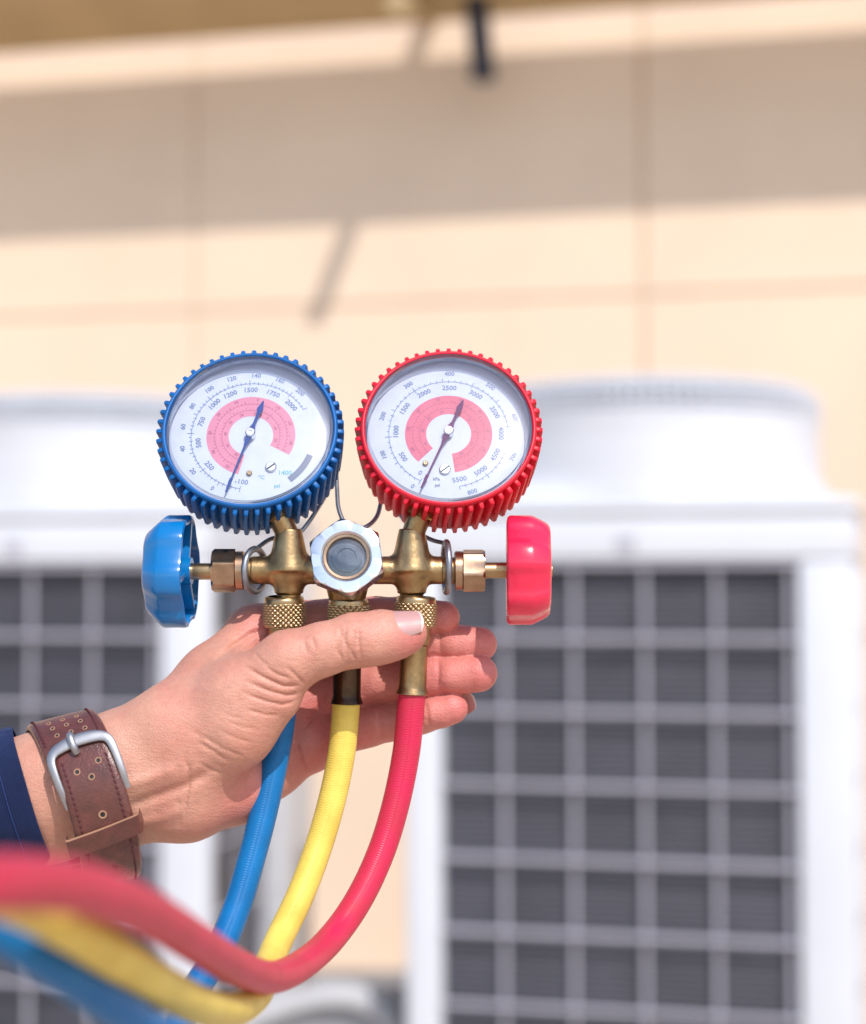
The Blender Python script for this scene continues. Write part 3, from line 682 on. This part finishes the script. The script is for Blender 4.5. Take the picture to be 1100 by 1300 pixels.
# keeper loop
def keeper():
    P0, V, F, mi = 113., [], [], []
    path = []
    for t in np.linspace(-1, 1, 41):
        x = 13.6 * np.sign(t) * min(1, abs(t) / .86) ; k = max(0, (abs(t) - .82) / .18)
        path.append((x + .9, 6.3 + .35 * math.cos(t * 3) - 5.6 * k ** 1.4 - .0))
    w2 = 6.0
    for (x, off) in path:
        for (dp, do) in ((-w2, 0), (w2, 0), (w2, -1.5), (-w2, -1.5)):
            V.append(sp(x + 0.02 * dp, P0 + dp - .22 * x, off + do + (.35 if dp < 0 else 0)))
    for i in range(len(path) - 1):
        for k in range(4):
            q = (k + 1) % 4; F.append((i * 4 + k, i * 4 + q, (i + 1) * 4 + q, (i + 1) * 4 + k)); mi.append(0 if k in (0, 2) else 1)
    F += [(3, 2, 1, 0), tuple((len(path) - 1) * 4 + k for k in range(4))]; mi += [1, 1]
    mk('keeper', (V, F), [M['leather'], M['leather_edge']], watch, auto=35, mi=mi)
keeper()
# the watch case itself, on the far side of the wrist
cc_ = sp(0, 262, 1.5); nn = nrm(cc_ - WC)
wcase = mk('case', lathe([(.1, -1), (18, -1), (20, .5), (20.5, 4), (19, 7), (17.5, 7.6), (.1, 7.6)], cc_, nn, 48), M['satin'], watch)
g_, mi_ = band(213, 240, 1.2, lambda t: 10.6, 2.4, 16); mk('strap', g_, [M['leather'], M['leather_edge']], watch, auto=50, mi=mi_)
g_, mi_ = band(-80, -73, 0., lambda t: 13.0, 2.3, 8); mk('strap', g_, [M['leather'], M['leather_edge']], watch, auto=50, mi=mi_)

# ------------------------------------------------------------------ the gauge set
gs = empty('gauge_manifold', tuple(toW([S(445, 724, 0)])[0]))
tag(gs, 'brass manifold with a blue and a red pressure gauge held up in the hand', 'gauge manifold')
XA = np.array([1, 0, 0.]); YA = np.array([0, 1, 0.])
UPt = nrm([0, math.cos(R(6)), -math.sin(R(6))])
Z0 = 0.
def pxr(p): return p * .292
# brass body: bar, two tees, centre hub
def fillet_tee(cx_, topx):
    c = S(cx_, 724, 0); G = []
    up = [(8.3, 0), (8.1, 4.5), (7.4, 7), (6.6, 10.5), (5.9, 13.5), (5.5, 15.2), (5.1, 15.8), (3.2, 15.8)]
    G.append(lathe([(6.2, -2)] + up, c, YA, 40)[:2])
    G.append(lathe([(7.6, 0), (6.6, 3.5), (5.9, 6), (5.5, 8.2), (5.4, 9.4), (4.3, 9.6), (4.3, 12)], c, -YA, 40)[:2])
    return G
def build_block():
    vx = .36; c0 = S(441, 724, 0); lo = np.array([c0[0] - 37.5, c0[1] - 18, -13.]); hi = np.array([c0[0] + 37.5, c0[1] + 18, 13.])
    n = np.ceil((hi - lo) / vx).astype(int); X = (lo[0] + vx * np.arange(n[0])).astype(np.float32)[:, None, None]; Y = (lo[1] + vx * np.arange(n[1])).astype(np.float32)[None, :, None]; Z = (lo[2] + vx * np.arange(n[2])).astype(np.float32)[None, None, :]
    def sm(a, b, k): t = np.clip(.5 + .5 * (a - b) / k, 0, 1); return a * (1 - t) + b * t - k * t * (1 - t)
    def vcone(px, y0, r0, y1, r1):             # vertical tapered column, flat ended
        q = S(px, 724, 0); t = np.clip((Y - q[1] - y0) / (y1 - y0), 0, 1); d = np.sqrt((X - q[0]) ** 2 + Z ** 2) - (r0 + (r1 - r0) * t)
        return np.maximum(d * .97, np.maximum(q[1] + y0 - Y, Y - q[1] - y1))
    q = S(441, 724, 0); bar = np.sqrt((Y - q[1]) ** 2 + Z ** 2) - 5.2; bar = np.maximum(bar, np.abs(X - q[0]) - 35.6) + 0 * X
    F_ = bar
    for px in (367, 523):
        F_ = sm(F_, np.maximum(np.sqrt((X - S(px, 724)[0]) ** 2 + (Y - q[1]) ** 2 + Z ** 2) - 6.7, -99), 2.0)
        F_ = sm(F_, vcone(px, 0, 8.1, 15.4, 4.7), 2.2); F_ = sm(F_, vcone(px, -8.6, 5.3, 0, 6.4), 2.2); F_ = sm(F_, vcone(px, -13.5, 4.4, -6, 4.4), .4)
    F_ = sm(F_, vcone(441, -12, 6.4, 3, 10.4), 1.6); F_ = sm(F_, vcone(441, -17.4, 4.6, -8, 4.6), .6)
    F_ = F_.astype(np.float32); F_[0] = F_[-1] = 5; F_[:, 0] = F_[:, -1] = 5; F_[:, :, 0] = F_[:, :, -1] = 5
    V, Q = nets(F_, lo, vx); return V, [tuple(int(i) for i in f) for f in Q]
blk = mk('valve_block', build_block(), M['brass'], gs, auto=None)

# sight glass nut
sn = nrm([-.02, math.sin(R(13)), math.cos(R(13))]); sc_ = S(440, 707, 13.5)
hp = [(10.0, -7), (12.6, -6.6), (13.4, -5.6), (13.4, 0), (13.0, .75), (12.2, 1.15)]
hexg = lathe(hp, sc_, sn, 6, (0, 1, 0), phase=R(8))
# circular chamfered face from hex to ring
e1, e2, aa = frame(sn, (0, 1, 0))
def hexring(r, h, seg=96):
    V = []
    for i in range(seg):
        t = 2 * math.pi * i / seg; V.append(sc_ + aa * h + r * (math.cos(t) * e1 + math.sin(t) * e2))
    return V
def hexrad(t, r): tt = ((t - R(8)) % (math.pi / 3)) - math.pi / 6; return r * math.cos(math.pi / 6) / math.cos(tt)
V = []; F = []; seg = 120; levels = [('h', 10.0, -8), ('h', 14.7, -7.4), ('h', 14.7, -.3), ('c', 13.0, 1.1), ('r', 12.6, 1.25), ('r', 9.4, 1.25), ('r', 8.9, .9), ('r', 8.4, .2), ('r', 8.3, -1.2)]
for (kd, r_, h_) in levels:
    for i in range(seg):
        t = 2 * math.pi * i / seg
        if kd == 'h': rr = hexrad(t, r_)
        elif kd == 'c': rr = min(hexrad(t, 14.7) * .985, 13.4)
        else: rr = r_
        hh = h_ if kd != 'h' or h_ < -1 else .9 - .75 * max(0, (rr - 13.1)) 
        V.append(sc_ + aa * hh + rr * (math.cos(t) * e1 + math.sin(t) * e2))
for j in range(len(levels) - 1):
    for i in range(seg): k = (i + 1) % seg; F.append((j * seg + i, j * seg + k, (j + 1) * seg + k, (j + 1) * seg + i))
nut = mk('sight_glass_nut', (V, F), M['chrome'], gs, auto=24)
mk('brass_ring', lathe([(8.35, .1), (8.3, .5), (7.4, .4), (7.1, -.6), (7.0, -2.2)], sc_, sn, 64), M['brass_nut'], nut)
mk('indicator', lathe([(7.1, -2.0), (5.6, -1.9), (5.4, -1.5), (3.6, -1.5), (3.4, -1.9), (.01, -1.9)], sc_, sn, 48), M['sight'], nut)
mk('glass', lathe([(7.05, -.7), (5, -.35), (2.5, -.15), (.01, -.1)], sc_, sn, 48), M['lens'], nut)
mk('neck', lathe([(8.6, -16), (8.6, -7.2)], sc_, sn, 48), M['brass'], nut)

# valve stems, packing nuts, rings, knobs
def hexnut(px0, px1, axis_sign, ph):
    L = abs(px1 - px0) * .292; o = S(px0, 724.5, 0); a = XA * axis_sign
    V, F = [], []; seg = 96
    lv = [(5.2, 0, 0), (6.6, 0.0, 0), (7.25, .5, 0), (7.25, 3.0, 0), (6.9, 3.3, 0), (8.3, 3.4, 1), (8.3, L - .8, 1), (7.4, L, 0), (3.5, L, 0)]
    e1, e2, aa = frame(a, (0, 0, 1))
    for (r_, h_, hx) in lv:
        for i in range(seg):
            t = 2 * math.pi * i / seg
            rr = r_
            if hx:
                tt = ((t - ph) % (math.pi / 3)) - math.pi / 6; rr = min(r_ * math.cos(math.pi / 6) / math.cos(tt), r_ * .985)
            V.append(o + aa * h_ + rr * (math.cos(t) * e1 + math.sin(t) * e2))
    for j in range(len(lv) - 1):
        for i in range(seg): k = (i + 1) % seg; F.append((j * seg + i, j * seg + k, (j + 1) * seg + k, (j + 1) * seg + i))
    mk('packing_nut', (V, F), M['brass_nut'], gs, auto=28)
hexnut(311, 270, -1, R(22)); hexnut(577, 616, 1, R(10))
mk('neck', lathe([(5.0, 0), (5.0, 14)], S(330, 724.5, 0), -XA, 32), M['brass'], gs)
mk('neck', lathe([(5.0, 0), (5.0, 12)], S(556, 724.5, 0), XA, 32), M['brass'], gs)
mk('valve_stem', lathe([(3.1, -3), (3.1, 8), (2.9, 9), (3.2, 10), (3.2, 18)], S(274, 725.5, 0), -XA, 32), M['brass_bright'], gs)
mk('valve_stem', lathe([(3.0, -3), (3.0, 12)], S(612, 724, 0), XA, 32), M['brass_bright'], gs)

def ring(cxp, tilt, rr=7.9, py=724):
    c = S(cxp, py, 0); a = nrm([math.cos(R(tilt)), 0, math.sin(R(tilt))]); e1, e2, _ = frame(a, (0, 1, 0))
    return mk('wire_ring', tube([c + rr * (math.cos(t) * e1 + math.sin(t) * e2) for t in np.linspace(0, 2 * math.pi, 49)], 1.25, seg=12, sub=1, cap=False), M['steel'], gs, auto=60)
ring(324, 25); ring(567, -6, 9.2, 720)
hk = [S(325, 697, -2), S(345, 684, -7), S(372, 680, -12), S(385, 672, -14), S(402, 648, -17), S(418, 620, -26), S(426, 596, -26), S(428, 620, -20), S(430, 645, -14), S(438, 664, -10), S(452, 672, -9), S(468, 667, -10), S(479, 655, -14), S(484, 636, -20), S(488, 612, -26), S(500, 640, -26), S(520, 668, -16), S(545, 684, -8), S(566, 690, -2)]
mk('hanger_hook', tube(hk, .85, seg=10, sub=10), M['steel'], gs, auto=60)

def knob(cx0, cx1, cy, z, sgn, m, ph, label, R0=20.6, hollow=True, yaw=0.):
    """lobed hand wheel, axis along x; sgn = direction from the hub side (open) to the closed face"""
    L = abs(cx1 - cx0) * .292; o = S(cx0, cy, z); a = nrm(XA * sgn + np.array([0, .0, yaw]))
    nlob = 6; seg = 240
    def rad(t, k):                               # lobes with scalloped hollows between
        q = math.tanh(1.5 * (math.cos(nlob * (t - ph)) + .15)) / .92; return k * (.98 + .055 * q)
    prof = [(.30, .42), (.84, .42), (.895, .35), (.90, .04), (.93, 0), (.985, .02), (1.0, .08), (1.0, .56), (.985, .62), (.90, .76), (.77, .94), (.72, .985), (.66, 1.0), (.34, 1.0), (.30, .97), (.30, 1.04), (.01, 1.05)] if hollow else \
           [(.12, .12), (.3, .02), (.80, .0), (.90, .0), (.97, .03), (1.0, .08), (1.0, .54), (.985, .62), (.90, .83), (.85, .93), (.79, .985), (.72, 1.0), (.30, 1.0), (.27, .98), (.27, 1.02), (.01, 1.03)]
    e1, e2, aa = frame(a, (0, 1, 0)); V, F = [], []
    for (k_, h_) in prof:
        for i in range(seg):
            t = 2 * math.pi * i / seg; lob = min(1, max(0, (k_ - .35) / .4)); r_ = R0 * (k_ * (1 - lob) + rad(t, k_) * lob)
            V.append(o + aa * h_ * L + r_ * (math.cos(t) * e1 + math.sin(t) * e2))
    for j in range(len(prof) - 1):
        for i in range(seg): k = (i + 1) % seg; F.append((j * seg + i, j * seg + k, (j + 1) * seg + k, (j + 1) * seg + i))
    kb = mk('valve_knob', (V, F), m, gs, auto=55); kb['label'] = label
    if hollow:                                   # webs inside the open side
        Gs = [lathe([(5.0, -.5), (5.2, L * .42), (3.3, L * .42)], o, a, 32)[:2], lathe([(5.0, -.5), (3.1, -.5)], o, a, 32)[:2]]
        for k in range(3):
            t = ph + k * 2 * math.pi / 3; d = math.cos(t) * e1 + math.sin(t) * e2
            Gs.append(box(o + aa * L * .24 + d * 11, d, np.cross(aa, d), aa, 7.6, .9, L * .20))
        mk('web', join(*Gs), m, kb, auto=40)
    mk('screw', lathe([(2.6, L * 1.0), (2.4, L * 1.045), (.01, L * 1.05)], o, a, 24), M['brass_bright'], kb)
knob(242, 189, 725, 0, -1, M['blue_knob'], R(20), 'blue six-lobed valve handwheel with a hollow back', yaw=-.06)
knob(643, 699, 724, 0, 1, M['red_knob'], R(12), 'red six-lobed valve handwheel', 19.8, False, .03)

# ---- gauges
TILT = 26.
def text_geo(s, size, cache={}):
    key = (s, size)
    if key not in cache:
        cu = bpy.data.curves.new('txt', 'FONT'); cu.body = s; cu.size = size; cu.align_x = 'CENTER'; cu.align_y = 'CENTER'; cu.resolution_u = 2; cu.offset = .045 * size / 2.5
        ob = bpy.data.objects.new('txt', cu); C.objects.link(ob); dg = bpy.context.evaluated_depsgraph_get(); dg.update()
        m = bpy.data.meshes.new_from_object(ob.evaluated_get(dg)); V = [(v.co.x, v.co.y) for v in m.vertices]; F = [tuple(p.vertices) for p in m.polygons]
        bpy.data.objects.remove(ob); bpy.data.curves.remove(cu); bpy.data.meshes.remove(m); cache[key] = (V, F)
    return cache[key]
def gauge(px, py, z, roll, boot, label, spec):
    n_ = nrm([0, math.sin(R(TILT)), math.cos(R(TILT))]); ex = np.array([1, 0, 0.]); ey = np.cross(n_, ex); ey = nrm(ey)
    if ey[1] < 0: ey = -ey
    o = S(px, py, z); NT = 52
    H = lambda r, h: (r, h)
    # boot: base surface with slanted ribs
    prof = [(31.0, -3.0), (31.0, -.8), (31.2, -.2), (31.6, .1), (32.1, .0), (32.6, -.6), (32.7, -1.5), (32.3, -2.2), (31.7, -2.3)]
    V, F, _ = lathe(prof, o, n_, 208, (0, 1, 0)); parts = [(V, F)]
    hs = np.concatenate([[-1.6, -1.9, -2.2], np.linspace(-2.6, -24.0, 30)]); seg = NT * 14
    def rf(r, h, t):
        u = (-h - 1.6) / 22.4; ph_ = NT * (t + .05 * u + .012 * math.sin(u * math.pi)); c = math.cos(ph_)
        prof_ = min(1, max(0, (c + .12) / .62)) ** .55
        end = min(1, max(0, u / .035)) * min(1, max(0, (1 - u) / .05)); end = end ** .5
        return r + (3.6 - 1.2 * u) * prof_ * end
    V2, F2, _ = lathe([(31.4 - .7 * ((-h - 1.6) / 22.4) ** 2, h) for h in hs], o, n_, seg, (0, 1, 0), rf); parts.append((V2, F2))
    parts.append(lathe([(30.7, -23.9), (30.0, -24.7), (27.5, -24.7), (27.3, -22)], o, n_, 96, (0, 1, 0))[:2])
    g = mk('pressure_gauge', join(*parts), boot, gs, auto=50); g['label'] = label
    mk('case', lathe([(31.0, -3), (31.0, -6.2)], o, n_, 96, (0, 1, 0)), M['chrome'], g)
    mk('case_back', lathe([(27.4, -22.5), (27.4, -25.5), (26.5, -26.5), (.01, -26.6)], o, n_, 96, (0, 1, 0)), M['dark_brass'], g)
    d_ = math.sin(R(roll)) * ex - math.cos(R(roll)) * ey; mid = o - n_ * 12.
    se = S(spec['stem'], 682, 0); sa = mid + d_ * 27; L_ = np.linalg.norm(se - sa); mk('stem', join(lathe([(5.9, 0), (5.9, 4.6), (5.3, 5.3), (3.0, 5.4)], sa, se - sa, 6)[:2], lathe([(4.3, 3), (4.3, L_)], sa, se - sa, 24)[:2]), M['brass'], g, auto=30)
    DP = -6.0
    P2 = lambda x, y, h: o + ex * x + ey * y + n_ * (DP + h)
    mk('dial', lathe([(31.0, DP), (20, DP), (.01, DP)], o, n_, 96, (0, 1, 0)), M['dial'], g)
    RR = 30.6
    def sector(r0, r1, a0, a1, h, n=80):
        V, F = [], []
        for i in range(n + 1):
            a = R(a0 + (a1 - a0) * i / n)
            V += [P2(r0 * math.cos(a), r0 * math.sin(a), h), P2(r1 * math.cos(a), r1 * math.sin(a), h)]
        for i in range(n): F.append((2 * i, 2 * i + 1, 2 * i + 3, 2 * i + 2))
        return V, F
    a0, a1 = spec['pink']; mk('printed_band', sector(spec['pr'][0], spec['pr'][1], a0, a1, .05), spec['pinkmat'], g, smooth=False)
    G = []; Gs = []
    s0, s1 = spec['scale']; nmaj, nmin = spec['ticks']
    rs = spec['rs']
    G.append(sector(rs - .12, rs + .12, s0, s1, .10))
    for i in range(nmaj * nmin + 1):
        a = s0 + (s1 - s0) * i / (nmaj * nmin); L = 1.5 if i % nmin == 0 else .75
        G.append(sector(rs, rs + L, a - .32, a + .32, .12, 1))
        if i % 2 == 0: G.append(sector(rs - (1.1 if i % nmin == 0 else .6), rs, a - .3, a + .3, .12, 1))
    def txt(s, r, ang, size, lst, h=.12):
        V, F = text_geo(s, size); rot = R(ang - 90) if math.sin(R(ang)) > -.35 else R(ang + 90)
        cxx, cyy = r * math.cos(R(ang)), r * math.sin(R(ang))
        lst.append(([P2(cxx + x * math.cos(rot) - y * math.sin(rot), cyy + x * math.sin(rot) + y * math.cos(rot), h) for x, y in V], F))
    for s_, fr in spec['outer']: txt(s_, rs + 3.4, s0 + (s1 - s0) * fr, 2.5, G)
    for s_, fr in spec['inner']: txt(s_, rs - 2.75, s0 + (s1 - s0) * fr, 2.75, G)
    mk('printed_scale', join(*G), M['print'], g, smooth=False)
    # the finer refrigerant scales printed over the pink band
    G = []
    p0, p1 = spec['pr']
    for rr_ in (p0 + .3 * (p1 - p0), p0 + .62 * (p1 - p0)):
        G.append(sector(rr_ - .07, rr_ + .07, a0 - 3 * np.sign(a0 - a1), a1 + 3 * np.sign(a0 - a1), .10))
        nn_ = 44
        for i in range(nn_ + 1):
            a = a0 + (a1 - a0) * (i + .5) / (nn_ + 1); L = 1.2 if i % 4 == 0 else .6
            G.append(sector(rr_, rr_ + L, a - .45, a + .45, .12, 1))
    for i in range(9):
        a = a0 + (a1 - a0) * (i + .6) / 9.2
        txt(str((i * 10) - 30 if spec['k'] == 'b' else i * 10), p1 - 1.3, a, 1.7, G); txt(str(i * 10 - 20), p0 + 1.2, a, 1.5, G)
    mk('printed_fine_scale', join(*G), M['print_pinkline'], g, smooth=False)
    G = []
    for s_, x, y, sz in spec['words']:
        V, F = text_geo(s_, sz); G.append(([P2(x + vx_, y + vy_, .12) for vx_, vy_ in V], F))
    mk('printed_words', join(*G), M['print_teal'] if spec['k'] == 'b' else M['print_soft'], g, smooth=False)
    if spec['k'] == 'b': mk('printed_bar', sector(rs + .2, rs + 2.6, -20, -51, .14, 20), M['print_soft'], g, smooth=False)
    # screw, pin
    sx, sy = spec['screw']
    mk('screw', join(lathe([(2.1, 0), (2.1, .7), (1.7, 1.0), (.01, 1.0)], P2(sx, sy, 0), n_, 24)[:2]), M['chrome'], g, auto=30)
    mk('screw_slot', box(P2(sx, sy, 1.05), nrm(ex + .8 * ey), nrm(ey - .8 * ex), n_, 1.9, .28, .08), M['dark'], g, smooth=False)
    sx, sy = spec['pin']; mk('pin', lathe([(1.05, 0), (1.05, .8), (.7, 1.1), (.4, 1.1), (.35, .6), (.01, .6)], P2(sx, sy, 0), n_, 16), M['brass_bright'], g)
    # needle
    a = R(spec['needle']); dx, dy = math.cos(a), math.sin(a); NP = lambda l, w_, h: P2(l * dx - w_ * dy, l * dy + w_ * dx, h)
    outline = [(26.0, .35), (22.5, .6), (22.2, .75), (20.2, .75), (19.8, .35), (6, .5), (2.2, 1.4), (0, 1.6), (-2.2, 1.4), (-4, .6), (-8.0, .7), (-10.5, 1.5), (-14.2, .25)]
    h0, h1 = 2.3, 2.6; n2 = len(outline)
    V = [NP(l, w_ * .8, h1) for l, w_ in outline] + [NP(l, -w_ * .8, h1) for l, w_ in outline] + [NP(l, w_ * .8, h0) for l, w_ in outline] + [NP(l, -w_ * .8, h0) for l, w_ in outline]
    F = []
    for i in range(n2 - 1):
        F += [(i, n2 + i, n2 + i + 1, i + 1), (2 * n2 + i, 2 * n2 + i + 1, 3 * n2 + i + 1, 3 * n2 + i), (i, i + 1, 2 * n2 + i + 1, 2 * n2 + i), (n2 + i, 3 * n2 + i, 3 * n2 + i + 1, n2 + i + 1)]
    mk('needle', (V, F), spec['nmat'], g, smooth=False)
    mk('needle_hub', lathe([(1.9, 0.1), (1.9, 3.0), (1.5, 3.4), (.8, 3.4), (.7, 3.0), (.01, 3.0)], P2(0, 0, 0), n_, 24), M['chrome'], g)
    # clear lens, with a moulded step round the edge
    mk('lens_edge', lathe([(30.95, -.6), (30.8, .1), (30.3, .3), (29.9, .05), (29.65, -1.2), (29.6, -3.2)], o, n_, 96, (0, 1, 0)), M['lens_rim'], g)
    mk('lens', lathe([(29.7, -.2), (27.5, .35), (24, .75), (18, 1.15), (10, 1.4), (.01, 1.5)], o, n_, 96, (0, 1, 0)), M['lens'], g)
    return g
gauge(317, 543.5, 1, 19, M['blue'], 'blue rubber-booted low-pressure gauge', dict(k='b', stem=367, pink=(-29, 256), pinkmat=M['pink'], pr=(8.3, 16.6), scale=(-98, -330), ticks=(11, 5), rs=22.3,
      outer=[('0', .10), ('20', .2), ('40', .30), ('60', .39), ('80', .48), ('100', .57), ('120', .66), ('140', .75), ('160', .84), ('200', .93)],
      inner=[('-100', .0), ('250', .18), ('500', .315), ('750', .43), ('1000', .54), ('1200', .63), ('1500', .73), ('1750', .84), ('2000', .95)],
      words=[('°C', 4.6, -17.5, 2.2), ('psi', 10.5, -21.0, 2.0), ('1400', 13.2, -15.6, 2.6)], screw=(8.0, -13.3), pin=(0.1, -15.9), needle=252, nmat=M['needle']))
gauge(570, 541, 1, -19, M['red'], 'red rubber-booted high-pressure gauge', dict(k='r', stem=523, pink=(-82, -82 + 308), pinkmat=M['pink2'], pr=(8.4, 16.3), scale=(-118, -440), ticks=(11, 5), rs=22.3,
      outer=[('0', .01), ('100', .13), ('200', .245), ('300', .36), ('400', .475), ('500', .59), ('600', .705), ('700', .82), ('800', .97)],
      inner=[('0', .015), ('500', .10), ('1000', .2), ('1500', .295), ('2000', .385), ('2500', .475), ('3000', .57), ('3500', .665), ('4000', .75), ('4500', .835), ('5000', .915), ('5500', .995)],
      words=[('psi', -4.2, -21.5, 1.8), ('kPa', -4.6, -19.0, 1.8)], screw=(-1.4, -15.2), pin=(-8.6, -12.6), needle=247, nmat=M['needle_red']))

# ------------------------------------------------------------------ hoses with their brass ends
def knurl_nut(top, ax, par, r=7.9, L=11.5):
    n_h = 60; seg = 264; V, F = [], []; e1, e2, a = frame(ax, (0, 0, 1)); top = np.asarray(top)
    hs = np.linspace(0, L, n_h)
    pr_ = [(6.0, 0), (6.9, .15), (7.4, .9), (7.35, 1.9)]
    for (r_, h_) in pr_:
        for i in range(seg): t = 2 * math.pi * i / seg; V.append(top + a * h_ + r_ * (math.cos(t) * e1 + math.sin(t) * e2))
    tri = lambda x: abs(((x / math.pi) % 2) - 1)
    for h_ in np.linspace(2.1, L - .6, n_h):
        env = min(1, (h_ - 2.1) / .6, (L - .6 - h_) / .5)
        for i in range(seg):
            t = 2 * math.pi * i / seg; q = tri(t * 22 + h_ * 3.3) * tri(t * 22 - h_ * 3.3); r_ = r - .55 + .85 * q ** .8 * env
            V.append(top + a * h_ + r_ * (math.cos(t) * e1 + math.sin(t) * e2))
    for (r_, h_) in [(7.4, L - .3), (7.0, L), (5.6, L + .1)]:
        for i in range(seg): t = 2 * math.pi * i / seg; V.append(top + a * h_ + r_ * (math.cos(t) * e1 + math.sin(t) * e2))
    nl = len(V) // seg
    for j in range(nl - 1):
        for i in range(seg): k = (i + 1) % seg; F.append((j * seg + i, j * seg + k, (j + 1) * seg + k, (j + 1) * seg + i))
    mk('knurled_nut', (V, F), M['brass_bright'], par, auto=60)
HR = 5.15
def hose(label, top, end, path, hm, fm, nutL=11.5):
    root = empty('hose', tuple(toW([end])[0])); tag(root, label, 'hose', 'coloured charging hoses screwed to the manifold')
    ax = nrm(np.array(end) - np.array(top)); L = np.linalg.norm(np.array(end) - np.array(top))
    knurl_nut(top, ax, root, L=nutL)
    f0 = nutL - .5
    mk('collar', lathe([(5.8, f0), (5.9, f0 + .5), (5.9, f0 + 6.5), (5.4, f0 + 7.0), (4.6, f0 + 7.2)], top, ax, 40), M['brass'], root)
    f1 = f0 + 6.8
    mk('ferrule', lathe([(4.5, f1), (5.3, f1 + .4), (5.35, f1 + 3), (5.15, f1 + 6), (5.3, L - 3), (5.5, L - 2), (6.0, L - .8), (6.15, L - .1), (5.9, L + .1), (5.3, L + .1), (5.3, L - .5)], top, ax, 48), fm, root)
    P = [end - ax * 2] + path
    mk('hose_tube', tube(P, HR, seg=32, sub=14), hm, root, auto=80)
    return root
T_ = lambda *a: np.array(S(*a))
hose('blue hose coming out from behind the thumb and looping away lower left', T_(361, 757, 0), T_(362, 858, -2), [T_(362, 870, -1), T_(356, 925, -.5), T_(347, 975, 1), T_(334, 1035, 5), T_(318, 1095, 10), T_(300, 1155, 16), T_(277, 1210, 28), T_(246, 1262, 40), T_(222, 1320, 58), T_(212, 1400, 84), T_(232, 1470, 118), T_(275, 1480, 158), T_(290, 1425, 196), T_(262, 1370, 226), T_(212, 1326, 250), T_(155, 1284, 274), T_(102, 1247, 292), T_(51, 1211, 306), T_(0, 1180, 314), T_(-60, 1152, 320), T_(-140, 1125, 326), T_(-300, 1120, 330), T_(-520, 1210, 320)], M['hose_blue'], M['brass'])
hose('yellow hose hanging from the middle fitting and curling back behind the red one', T_(443, 760, 0), T_(440, 893, 0), [T_(439, 905, 0), T_(434, 955, 0), T_(422, 1015, 2), T_(403, 1080, 6), T_(380, 1140, 14), T_(356, 1190, 26), T_(340, 1228, 46), T_(326, 1262, 84), T_(298, 1282, 150), T_(258, 1278, 205), T_(205, 1252, 254), T_(145, 1213, 292), T_(85, 1175, 320), T_(25, 1144, 340), T_(-40, 1124, 360), T_(-130, 1110, 375), T_(-300, 1100, 385), T_(-520, 1180, 380)], M['hose_yellow'], M['dark_brass'])
hose('red hose from the right-hand fitting, sweeping down and out of focus to the left', T_(529, 757, 0), T_(523, 881, 0), [T_(522, 895, 0), T_(516, 955, 0), T_(503, 1020, 2), T_(484, 1082, 6), T_(457, 1140, 14), T_(424, 1188, 28), T_(388, 1222, 56), T_(346, 1241, 106), T_(300, 1228, 175), T_(250, 1198, 240), T_(185, 1158, 300), T_(110, 1130, 348), T_(35, 1121, 380), T_(-40, 1124, 402), T_(-130, 1135, 420), T_(-300, 1170, 425), T_(-520, 1260, 410)], M['hose_red'], M['brass'])
